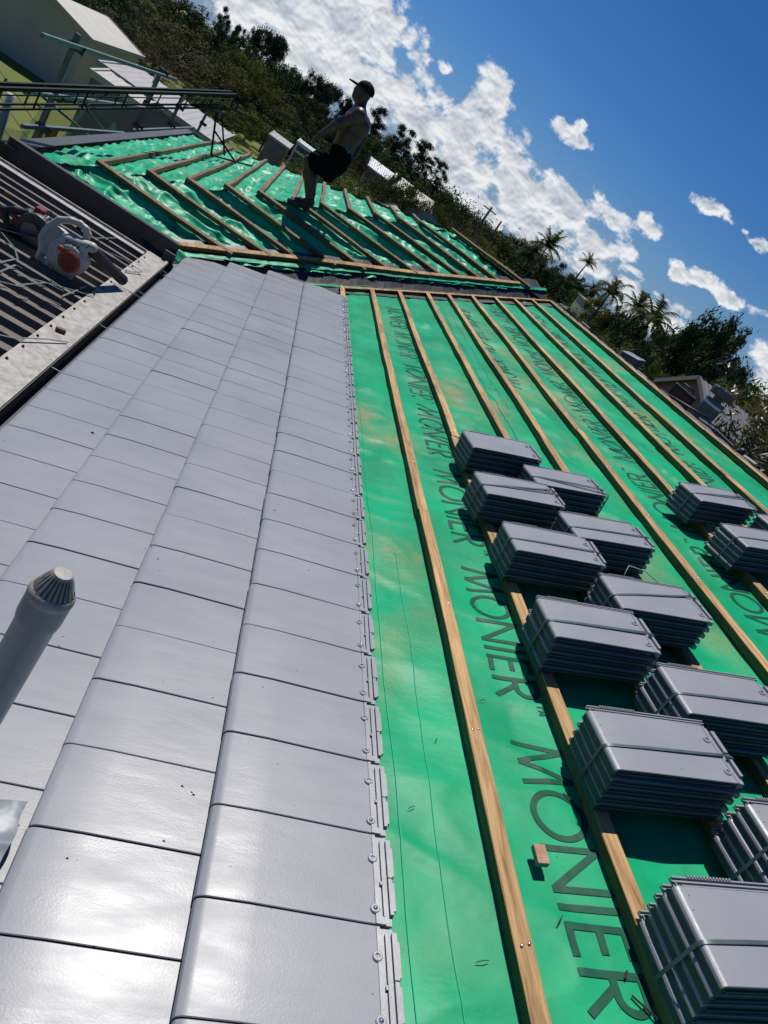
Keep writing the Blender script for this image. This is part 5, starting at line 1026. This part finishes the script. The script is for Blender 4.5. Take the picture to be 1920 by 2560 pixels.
TREES = [(-27.2,63.8,-3.2,2.4,'broad',12),(-23.5,61.0,-3.2,2.7,'broad',12),(-23.4,67.4,-3.2,2.9,'broad2',11),(-20.0,64.3,-3.2,3.1,'broad',12),(-19.7,70.6,-3.2,3.4,'broad2',12),(-15.2,57.3,-3.2,3.3,'broad',9),(-17.8,75.2,-3.2,4.0,'broad',11),(-12.0,56.0,-3.2,4.5,'bare',13),(-10.9,48.0,-3.2,2.8,'bare',8),(-13.8,69.9,-3.2,3.6,'broad2',11),(-14.4,77.9,-3.2,5.6,'broad',10),(-12.3,82.3,-3.2,6.6,'bamboo',6),(-10.6,82.5,-3.2,6.6,'bamboo',5),(-13.6,84.1,-3.2,5.4,'broad',10),(-8.4,80.7,-3.2,7.6,'euc',8),(-8.0,74.7,-3.2,5.9,'broad',9),(-6.8,62.8,-3.19,4.6,'broad2',8),(-5.9,78.9,-3.14,6.1,'broad',9),(-4.5,83.0,-3.04,6.4,'broad2',8),(-5.4,64.9,-3.14,4.4,'bare',8),(-7.3,62.7,-3.2,3.3,'broad',8),(-3.1,79.1,-2.9,6.8,'euc',6),(-1.4,83.1,-2.67,6.7,'euc',7),(-2.9,69.1,-2.94,4.7,'bare',7),(-0.3,71.1,-2.63,4.8,'broad',7),(-6.5,48.7,-3.19,2.0,'broad2',5),(-4.7,52.9,-3.16,2.0,'small',4),(-3.6,54.0,-3.12,2.3,'small',5),(-6.4,50.8,-3.19,1.2,'small',4),(-5.8,52.8,-3.18,1.2,'small',4),(-1.5,61.1,-2.92,2.9,'broad',7),(2.6,73.0,-2.18,5.5,'broad',8),(3.1,83.0,-1.92,6.9,'pine',5),(6.5,84.8,-1.29,6.5,'pine',5.5),(8.6,82.6,-0.93,6.0,'pine',6.5),(10.8,80.3,-0.65,5.2,'pine',5),(6.0,86.9,-1.38,5.2,'broad2',8),(1.9,47.1,-3.04,4.7,'bare',5),(3.4,40.9,-3.15,4.3,'bare',5),(1.4,32.1,-3.2,3.3,'broad2',3.5),(5.7,50.7,-2.78,4.4,'broad2',5),(10.4,68.3,-1.3,3.7,'bare',6),(11.1,64.1,-1.54,4.0,'broad',5),(11.1,55.9,-2.19,4.3,'bare',7),(7.2,42.4,-3.08,4.3,'broad2',4),(14.8,67.4,-1.03,2.8,'bare',6),(16.2,69.1,-0.84,2.2,'small',5),(25.0,101.0,-0.1,3.1,'broad',9),(28.3,105.3,-0.1,3.6,'broad',9),(30.7,106.7,-0.1,4.3,'broad',9),(32.6,106.1,-0.1,4.7,'broad',9),(31.9,93.7,-0.1,5.2,'bare',8),(32.1,88.3,-0.1,4.9,'broad',7),(32.1,83.0,-0.11,4.1,'broad',7),(30.3,72.9,-0.55,3.5,'broad2',6),(27.2,86.9,-0.1,5.8,'palm',6),(27.1,89.0,-0.1,4.4,'palm',5.5),(26.9,90.1,-0.1,3.3,'palm',5),(33.0,88.0,-0.1,6.8,'palm',4),(34.1,84.3,-0.1,4.5,'palm',4),(23.1,54.3,-2.17,6.6,'palm',5),(31.7,66.9,-1.03,6.3,'palm',5),(25.7,50.8,-2.46,7.2,'palm',6),(26.1,57.3,-1.9,5.5,'broad2',6),(27.8,63.1,-1.36,4.5,'bare',5),(25.6,50.9,-2.46,6.2,'broad',6),(25.8,53.0,-2.28,5.7,'broad2',5),(26.1,48.4,-2.65,6.9,'broad2',5),(21.4,34.9,-3.2,9.0,'fig',6.6),(13.6,30.1,-3.2,4.2,'broad2',5),(12.5,26.1,-3.2,4.4,'broad2',5),(14.0,27.7,-3.2,4.8,'broad',5),(16.3,30.9,-3.2,5.1,'broad',5),(14.3,25.2,-3.2,5.1,'broad2',4),(11.4,20.0,-3.2,4.4,'broad2',3),(27.3,38.3,-3.16,7.3,'broad',6),(33.7,48.4,-2.65,7.6,'broad',6),(17.2,23.4,-3.2,6.4,'broad2',6),(23.8,35.8,-3.2,6.6,'broad2',5),(16.7,39.6,-3.13,4.3,'broad2',4),(21.9,54.8,-2.13,3.2,'broad2',4)]
LAB = {'broad': ('broadleaf_tree', 'dark dense broadleaf tree in the wood behind the lawn', 'tree', 'trees of the wood behind the lawn'), 'broad2': ('broadleaf_tree', 'mid green leafy tree among the background trees', 'tree', 'mid green trees in the background'),
       'bare': ('thin_leaved_tree', 'thin brownish half bare tree in front of darker trees', 'tree', 'half bare brownish trees'), 'euc': ('gum_tree', 'open crowned gum tree rising above the wood at the skyline', 'tree', 'gum trees on the skyline'),
       'bamboo': ('bamboo_clump', 'feathery bamboo plume rising over the wood on the skyline', 'bamboo', 'bamboo on the skyline'), 'pine': ('hoop_pine', 'dark tiered pine against the clouds right of the man', 'pine tree', 'pines right of the man'),
       'small': ('orchard_tree', 'small round crowned tree with thin trunk on the lawn edge', 'tree', 'small trees on the lawn edge'), 'fig': ('round_tree', 'big domed dark tree against blue sky at the right', 'tree', None)}
pc = 0; PL = ['feathery palm in front of the dark tree bank', 'second palm of the cluster, lower than its neighbour', 'lowest palm of the cluster above the lawn strip', 'tall slender palm standing alone against the clouds', 'thin palm below the slender one beside the pale building', 'palm with full round head and dark leaning trunk', 'sparse palm with few upright fronds right of the full one', 'yellowish bushy palm left of the round tree']
rt2 = random.Random(3); cnt = {}
for (x, y, g, h, kind, wd) in TREES:
    if kind == 'pine': wd *= 1.35
    if kind == 'palm': place_palm((x, y, g), h * .97, wd * .85, PL[pc % 8], pc); pc += 1; continue
    cnt[kind] = cnt.get(kind, 0) + 1; v = cnt[kind] % 3 if kind in ('broad', 'broad2') else cnt[kind] % 2 if kind in ('bare', 'euc', 'pine') else 0
    m = {'broad': LFD, 'broad2': LFM, 'bare': LFB, 'euc': LFE, 'bamboo': LFE, 'pine': LFE, 'small': LFM, 'fig': LFD}[kind]
    if kind == 'broad2' and cnt[kind] % 4 == 0: m = LFS
    nm, lb, ct, gp = LAB[kind]
    if x > 8 and kind == 'broad': lb, gp = 'dark leafy tree on the right beyond the roof ridge', 'dark trees right beyond the ridge'
    if x > 8 and kind == 'bare': lb, gp = 'thin twiggy tree on the right beyond the wing roof', 'twiggy trees right beyond the ridge'
    place_tree(kind, v, m, nm, (x, y, g), h * (1.03 if kind != 'fig' else 1), wd, lb, ct, gp, rt2.random() * 6)
# undergrowth and far wood that reads as one mass
r_ = np.random.default_rng(5); cent = []; rad = []
for i in range(420):
    t = r_.random(); x = -38 + 55 * t + r_.normal() * 2; y = 78 + 12 * r_.random() + (8 if x < -10 else 0); g = GZ(x, y); s = 1.3 + 1.3 * r_.random(); cent.append((x, y, g + s * .5 + 1.7 * r_.random() * (1 if x < 0 else .5))); rad.append((s * 1.4, s * 1.2, s))
for i in range(260):
    x = 14 + 34 * r_.random(); y = 62 + 50 * r_.random() ; y = max(y, 112 - 1.2 * (x - 14)) if x < 30 else y; g = GZ(x, y); s = .9 + 1.1 * r_.random(); cent.append((x, y, g + s * .5 + .8 * r_.random())); rad.append((s * 1.3, s * 1.2, s))
for i in range(150):
    x = -4 + 14 * r_.random(); y = 62 + 10 * r_.random(); g = GZ(x, y); s = .6 + .7 * r_.random(); cent.append((x, y, g + s * .4)); rad.append((s * 1.3, s, s * .8))
V, F_, T_ = leaves(np.array(cent), np.array(rad), 150, .22, .6, r_, shell=.3); tag(npmesh('far_wood', V, F_, LFD, None, False, att=T_), kind='stuff')
cent = []; rad = []
for i in range(190):
    t = r_.random(); x = 6 + 18 * t + r_.normal(); y = 16 + 26 * r_.random() + .4 * x; s = .6 + .7 * r_.random(); cent.append((x + 2, y, -3.2 + 1.6 + 1.9 * r_.random())); rad.append((s * 1.3, s * 1.2, s))
V, F_, T_ = leaves(np.array(cent), np.array(rad), 260, .085, .5, r_, shell=.3); tag(npmesh('garden_shrubbery', V, F_, LFM, None, False, att=T_), kind='stuff')
cent = []; rad = []
for i in range(60): x = -.9 + 3.2 * r_.random(); y = 20 + 8 * r_.random(); s = .35 + .4 * r_.random(); cent.append((x, y, -3.2 + 1.9 + .8 * r_.random() + (.2 if x < 0 else .45))); rad.append((s * 1.2, s, s))
V, F_, T_ = leaves(np.array(cent), np.array(rad), 200, .07, .45, r_, shell=.3); tag(npmesh('garden_shrubbery', V, F_, LFM, None, False, att=T_), kind='stuff')
cent = []; rad = []
for i in range(70): x = -3.9 + 1.6 * r_.random(); y = 5.6 + 1.2 * r_.random(); s = .10 + .1 * r_.random(); cent.append((x, y, -2.0 + .5 * r_.random())); rad.append((s * 1.4, s, s))
V, F_, T_ = leaves(np.array(cent), np.array(rad), 90, .022, .5, r_, shell=.2); tag(npmesh('hedge_tips', V, F_, LFS, None, False, att=T_), kind='stuff')
# glossy magnolia close to the far side of the ridge
e = empty('magnolia_tree', (5.55, 6.35, -3.2), (0, 0, 0), 'glossy leaved brown green shrub tree close beyond the ridge at the right edge', 'tree'); b = MB(); tips = []
b.tube([(0, 0, 0), (.1, 0, 1.6), (0, .1, 2.6)], [.09, .07, .05], 8, caps=False)
for k in range(9): a = k * .75; limb(b, (0, .1, 2.5), (math.cos(a), math.sin(a), .8), .9, .035, 2, r_, tips, .6)
b.build('trunk', BARK, e, smooth=True); tp = np.array([tuple(t) for t in tips]); cent = np.concatenate([tp, tp + r_.normal(size=tp.shape) * .28, tp * np.array((1.1, 1.1, .93)) + r_.normal(size=tp.shape) * .3, r_.normal(size=(60, 3)) * np.array((.8, .9, .45)) + np.array((0, 0, 3.6))]); rad = np.full(cent.shape, .20); cent[:, 2] += .62; cent[:, :2] *= .80; cent[:, 2] = np.minimum(cent[:, 2], 4.85)
V, F_, T_ = leaves(cent, rad, 60, .055, .42, r_, up=.5, shell=.1); npmesh('crown', V, F_, LFG, e, False, att=T_)

# ---- buildings
CREAM = mat('cream_steel_cladding', (.46, .43, .34), .6, var=(.41, .38, .30), vscale=2, stretch=(1, 1, .3)); CREAMR = mat('cream_steel_roof', (.44, .42, .37), .55, var=(.37, .355, .31), vscale=1.2); GREYCLAD = mat('grey_steel_cladding', (.17, .17, .17), .6, var=(.13, .13, .135), vscale=2); WHITER = mat('pale_ribbed_roof', (.36, .35, .335), .55, var=(.27, .265, .26), vscale=2.5, stretch=(1, 3, 1)); DGREEN = mat('dark_green_cladding', (.03, .055, .045), .6); WTRIM = mat('pale_trim', (.42, .46, .47), .6); BRICK = mat('red_brown_brick', (.22, .13, .10), .85, var=(.15, .09, .07), vscale=22, bump=.4, bscale=30, bdist=.01); PALEG = mat('pale_green_cladding', (.32, .36, .28), .6, var=(.25, .29, .22), vscale=3); WHT = mat('white_roof_paint', (.80, .80, .78), .35); WIN = mat('window_glass_dark', (.02, .025, .03), .08, spec=.8)  # the grey cladding is one even colour, for walls and one roof
def shed(name, x0, x1, y0, y1, zg, ze, zr, wallm, roofm, lab, cat, ridge_axis='y', ov=.15, rib=.0, door=None, win=()):
    e = empty(name, ((x0 + x1) / 2, (y0 + y1) / 2, zg), label=lab, cat=cat); b = MB(); rx = (x0 + x1) / 2; ry = (y0 + y1) / 2
    if ridge_axis == 'y': b.add([(x0, y0, zg), (x1, y0, zg), (x1, y0, ze), (rx, y0, zr), (x0, y0, ze), (x0, y1, zg), (x1, y1, zg), (x1, y1, ze), (rx, y1, zr), (x0, y1, ze)], [(0, 1, 2, 3, 4), (9, 8, 7, 6, 5), (1, 6, 7, 2), (5, 0, 4, 9)])
    elif ridge_axis == 'x': b.add([(x0, y0, zg), (x0, y1, zg), (x0, y1, ze), (x0, ry, zr), (x0, y0, ze), (x1, y0, zg), (x1, y1, zg), (x1, y1, ze), (x1, ry, zr), (x1, y0, ze)], [(4, 3, 2, 1, 0), (5, 6, 7, 8, 9), (0, 5, 9, 4), (6, 1, 2, 7)])
    else: b.add([(x0, y0, zg), (x1, y0, zg), (x1, y0, ze), (x0, y0, ze), (x0, y1, zg), (x1, y1, zg), (x1, y1, zr), (x0, y1, zr)], [(0, 1, 2, 3), (1, 5, 6, 2), (5, 4, 7, 6), (4, 0, 3, 7)])
    child(b.build('wall', wallm, None), e)
    def slab(q):   # ribbed roof sheet through four corners: eave a,b ridge c,d
        a, b_, c, d = [Vector(p) for p in q]; n = max(2, int((b_ - a).length / .19)); up = Vector((0, 0, 1)); Vv = []
        for i in range(n * 4 + 1):
            t = i / (n * 4); hh = .012 if (i % 4) in (1, 2) else 0.
            Vv += [tuple(a.lerp(b_, t) + up * (hh + .02)), tuple(d.lerp(c, t) + up * (hh + .02))]
        m_ = MB(); m_.add(Vv, [(2 * i, 2 * i + 2, 2 * i + 3, 2 * i + 1) for i in range(n * 4)]); m_.beam(a, b_, .05, .13); m_.beam(a, d, .05, .12); m_.beam(b_, c, .05, .12); return child(m_.build('roof', roofm, None), e)
    if ridge_axis == 'y':
        k = (zr - ze) / (rx - x0); slab([(x1 + ov, y0 - ov, ze - k * ov), (x1 + ov, y1 + ov, ze - k * ov), (rx, y1 + ov, zr), (rx, y0 - ov, zr)]); slab([(x0 - ov, y0 - ov, ze - k * ov), (x0 - ov, y1 + ov, ze - k * ov), (rx, y1 + ov, zr), (rx, y0 - ov, zr)])
    elif ridge_axis == 'x':
        k = (zr - ze) / (ry - y0); slab([(x0 - ov, y0 - ov, ze - k * ov), (x1 + ov, y0 - ov, ze - k * ov), (x1 + ov, ry, zr), (x0 - ov, ry, zr)]); slab([(x0 - ov, y1 + ov, ze - k * ov), (x1 + ov, y1 + ov, ze - k * ov), (x1 + ov, ry, zr), (x0 - ov, ry, zr)])
    else: slab([(x0 - ov, y0 - ov, ze), (x1 + ov, y0 - ov, ze), (x1 + ov, y1 + ov, zr), (x0 - ov, y1 + ov, zr)])
    for (a, c) in win:
        m_ = MB(); m_.box(a, c); child(m_.build('window', WIN, None), e)
    return e
big = shed('large_shed', -11.6, -8.30, 27.7, 34.8, -3.25, -1.20, -.80, CREAM, CREAMR, 'tall cream gabled steel shed at the top left beside the lawn', 'shed')
lng = shed('long_shed', -5.45, -2.72, 19.1, 22.4, -3.25, -.80, -.66, GREYCLAD, WHITER, 'long low shed with pale ribbed roof between the lawn and trees', 'shed', 'mono', .12)
lean = shed('small_shed', -5.02, -4.02, 16.8, 18.0, -3.25, -.80, -.72, GREYCLAD, CREAMR, 'small flat roofed shed against the long shed', 'shed', 'mono', .05)
b = MB(); b.lathe([(.07, 0), (.07, .16), (.10, .17), (.10, .24), (.0001, .26)], 14, Matrix.Translation((-4.85, 21.7, -.68))); child(b.build('roof_vent', WTRIM, None), lng)
gs = shed('green_shed', -1.35, .9, 37.1, 40.5, -3.2, -.42, -.38, DGREEN, WTRIM, 'dark green flat topped garden shed with pale trim beside the man', 'shed', 'mono', .04)
for q in ((-1.36, 37.02, -3.2, -1.28, 37.09, -.45), (-1.28, 37.02, -.82, .95, 37.09, -.72)):
    b = MB(); b.box(q[:3], q[3:]); child(b.build('trim_board', WTRIM, None), gs)
shed('grey_shed', -2.9, -1.75, 43, 46, -3.2, -1.25, -1.10, GREYCLAD, WHITER, 'small grey shed left of the green shed', 'shed', 'mono', .05)
shed('low_grey_house', .9, 3.4, 34, 38, -3.2, -1.25, -.55, GREYCLAD, WHT, 'low grey shed with white ridge behind the bushes', 'shed', 'y', .1)
shed('white_roof_house', 3.9, 5.9, 66, 70, -2.3, .15, .80, GREYCLAD, WHT, 'distant house with bright white roof glinting between trees', 'house', 'x', .2)
shed('cream_roof_house', 5.5, 8.6, 56, 61, -2.6, .10, 1.0, GREYCLAD, CREAMR, 'distant house with cream ribbed roof below the pines', 'house', 'x', .2)
shed('pale_garden_shed', 1.75, 3.25, 21.5, 24.2, -3.2, -.15, .36, GREYCLAD, WHITER, 'pale grey roofed shed just beyond the wing roof', 'shed', 'y', .12)
shed('pale_green_building', 27.5, 33.5, 66, 70, -1.5, 2.0, 2.3, PALEG, WHITER, 'pale green flat building behind the palms at the right', 'building', 'mono', .1)
hs = shed('brick_house', 11.2, 14.0, 16.0, 19.2, -3.2, 1.0, 1.72, BRICK, GREYCLAD, 'brown brick gabled house beyond the ridge beneath the round tree', 'house', 'x', .12)
# satellite dish like shell beyond the wing
b = MB(); prf = [(.0001, 0), (.25, .02), (.5, .085), (.72, .19), (.74, .19), (.5, .06), (.25, -.01), (.0001, -.03)]
Md = Matrix.Translation((3.05, 20.6, .42)) @ Matrix.Rotation(R(62), 4, 'X') @ Matrix.Rotation(R(20), 4, 'Y'); b.lathe([(r * .62, z * .62) for r, z in prf], 28, Md); dish = empty('satellite_dish', (3.05, 20.6, -3.2), label='grey green satellite dish behind the wing roof', cat='satellite dish'); child(b.build('dish', mat('dish_grey', (.14, .19, .19), .5), None, smooth=40), dish)
b = MB(); b.tube([(3.05, 20.7, -3.2), (3.05, 20.7, .35)], .035, 8); b.tube([(3.05, 20.6, .42), (2.95, 20.2, .75)], .012, 6); child(b.build('mast', CLAMP, None), dish)
# flue beyond the ridge
fl = empty('metal_flue', (4.0, 5.56, -1), label='round galvanised metal flue with flat cap rising beyond the ridge', cat='flue'); FLU = mat('galvanised_flue', (.07, .09, .10), .42, metal=.5, var=(.11, .135, .15), vscale=5); b = MB()
ax_ = Matrix.Translation((4.0, 5.76, .64)); b.lathe([(.105, 0), (.105, .66), (.108, .66), (.108, .72), (.100, .725)], 32, ax_); child(b.build('flue_pipe', FLU, None, smooth=35), fl)
b = MB(); b.lathe([(.112, .655), (.115, .66), (.115, .685), (.112, .69)], 32, ax_); child(b.build('collar', mat('bright_collar', (.5, .52, .54), .25, metal=1), None, smooth=35), fl)
b = MB(); b.lathe([(.0001, .765), (.118, .765), (.121, .77), (.121, .845), (.115, .85), (.0001, .862)], 36, ax_); b.tube([Vector((4.0, 5.76, 1.35)), Vector((4.0, 5.76, 1.42))], .05, 10); child(b.build('flue_cap', FLU, None, smooth=35), fl)
# black and red tool case and other things on the far slope
REDM = mat('case_red', (.10, .010, .012), .5); 
tc_ = empty('tool_case', (3.95, 6.1, 1.0), label='black tool case with dark red panel standing beyond the ridge', cat='tool case'); b = MB(); Mt = Matrix.Translation((3.78, 6.02, 1.15)) @ Matrix.Rotation(R(4), 4, 'Y') @ Matrix.Rotation(R(-32), 4, 'Z')
b.box((-.10, -.17, -.09), (.16, .17, .125), Mt); child(b.build('case_body', BLK, None, bevel=.012), tc_)
b = MB(); b.box((-.06, -.178, -.06), (.135, -.170, .085), Mt); child(b.build('front_panel', REDM, None, bevel=.003), tc_)
b = MB(); b.tube([Mt @ Vector((-.04, 0, .12)), Mt @ Vector((-.03, 0, .165)), Mt @ Vector((.09, 0, .165)), Mt @ Vector((.10, 0, .12))], .009, 8); child(b.build('carry_handle', BLK, None, smooth=True), tc_)
b = MB(); b.box((3.62, 6.62, 1.06), (3.72, 6.74, 1.135)); tag(b.build('white_carton', WHT, None, bevel=.004), 'small white carton on the ridge left of the black case', 'carton')
rope = MB()
for k in range(5): rope.tube([(3.66 + .07 * math.cos(a) + .01 * k, 6.95 + .09 * math.sin(a), 1.10 + .012 * k + .01 * math.sin(3 * a)) for a in np.linspace(0, 6.2, 18)], .009, 6)
tag(rope.build('rope_coil', mat('rope_grey', (.10, .12, .13), .8), None, smooth=True), 'grey rope coil on the ridge beyond the white carton', 'rope')
for i, (p, q, r0, lb, mm) in enumerate([((3.52, 5.92, 1.13), (3.75, 5.28, 1.195), .013, 'dark handle bar lying on the ridge in front of the flue', BLK), ((3.50, 5.95, 1.115), (3.72, 5.42, 1.125), .010, 'pale metal bar lying on the ridge under the dark handle', STEEL)]):
    b = MB(); b.tube([p, q], r0, 10); tag(b.build('tool_bar', mm, None, smooth=True), lb, 'tool handle')
pt = empty('cable_reel', (3.62, 4.28, 1.05), label='black cable tool with thin lead on the ridge at the right edge', cat='power tool'); f_ = Field((3.45, 4.08, .98), (3.82, 4.5, 1.32), .006); f_.cap((3.60, 4.38, 1.12), (3.66, 4.22, 1.13), .040, .036, .02); f_.cap((3.58, 4.38, 1.16), (3.56, 4.42, 1.10), .030, .026, .02); f_.cap((3.66, 4.22, 1.12), (3.72, 4.16, 1.10), .026, .02, .02); child(f_.mesh('tool_body', BLK, None), pt)
b = MB(); b.box((3.60, 4.15, 1.09), (3.66, 4.22, 1.12)); child(b.build('battery', SAWR, None, bevel=.004), pt); b = MB(); b.tube([(3.62, 4.2, 1.15), (3.66, 4.05, 1.24), (3.75, 3.9, 1.27), (3.9, 3.7, 1.2)], .004, 6); child(b.build('cable', BLK, None, smooth=True), pt)
# fences and posts on the lawn
WIRE = mat('dark_wire', (.03, .03, .03), .6); PST = mat('grey_fence_post', (.09, .08, .07), .9)
def wfence(pts, h, lab, nw=3, sp=4.0):
    e = empty('wire_fence', (pts[0][0], pts[0][1], -3.2), label=lab, cat='fence'); P_ = [Vector((x, y, GZ(x, y))) for x, y in pts]
    for a, c in zip(P_[:-1], P_[1:]):
        n = max(1, int((c - a).length / sp))
        for i in range(n + 1):
            if i == n and c != P_[-1]: continue
            p = a.lerp(c, i / n); b = MB(); b.tube([p, p + Vector((0, 0, h))], .035, 6); child(b.build('post', PST, None), e)
    b = MB()
    for k in range(nw):
        for a, c in zip(P_[:-1], P_[1:]): b.tube([a + Vector((0, 0, h * (k + 1) / nw - .03)), c + Vector((0, 0, h * (k + 1) / nw - .03))], .010, 4)
    child(b.build('wires', WIRE, None), e)
wfence([(-9.5, 22), (-4.2, 14.2)], 1.1, 'thin wire fence crossing in front of the tall cream shed'); wfence([(-6.2, 44), (-3.2, 42), (-.5, 40)], .8, 'dark rail fence on the lawn left of the green shed', 2, 1.6)
wfence([(-5.2, 7.8), (-3.3, 6.6)], 1.0, 'rusty wire fence at the left edge beside the hedge'); 
for i, (x, y, h) in enumerate([(19.8, 82, 3.6), (23.5, 84, 3.4), (14.6, 66.6, 4.6)]):
    b = MB(); g = GZ(x, y); b.tube([(x, y, g), (x, y, g + h)], .11, 8)
    if i == 2: b.beam((x - .7, y, g + h - .3), (x + .7, y, g + h - .3), .1, .1)
    tag(b.build('power_pole', PST, None, smooth=True), ['grey pole on the lawn strip before the dark tree bank', 'second grey pole, right of the first on the lawn strip', 'power pole with cross arm on the skyline above the ridge'][i], 'pole')
b = MB(); x, y = 17.2, 68.; g = GZ(x, y); b.box((x - 1.2, y, g), (x + 1.2, y + .6, g + .5)); b.box((x - 1.3, y - .1, g + .5), (x + 1.3, y + .7, g + .6)); tag(b.build('park_bench', PST, None), 'dark low bench on the lawn beyond the wing roof', 'bench')
for o in list(bpy.data.objects):
    lb = o.get('label')
    if lb and len(lb.split()) > 16: print('LONG', lb)
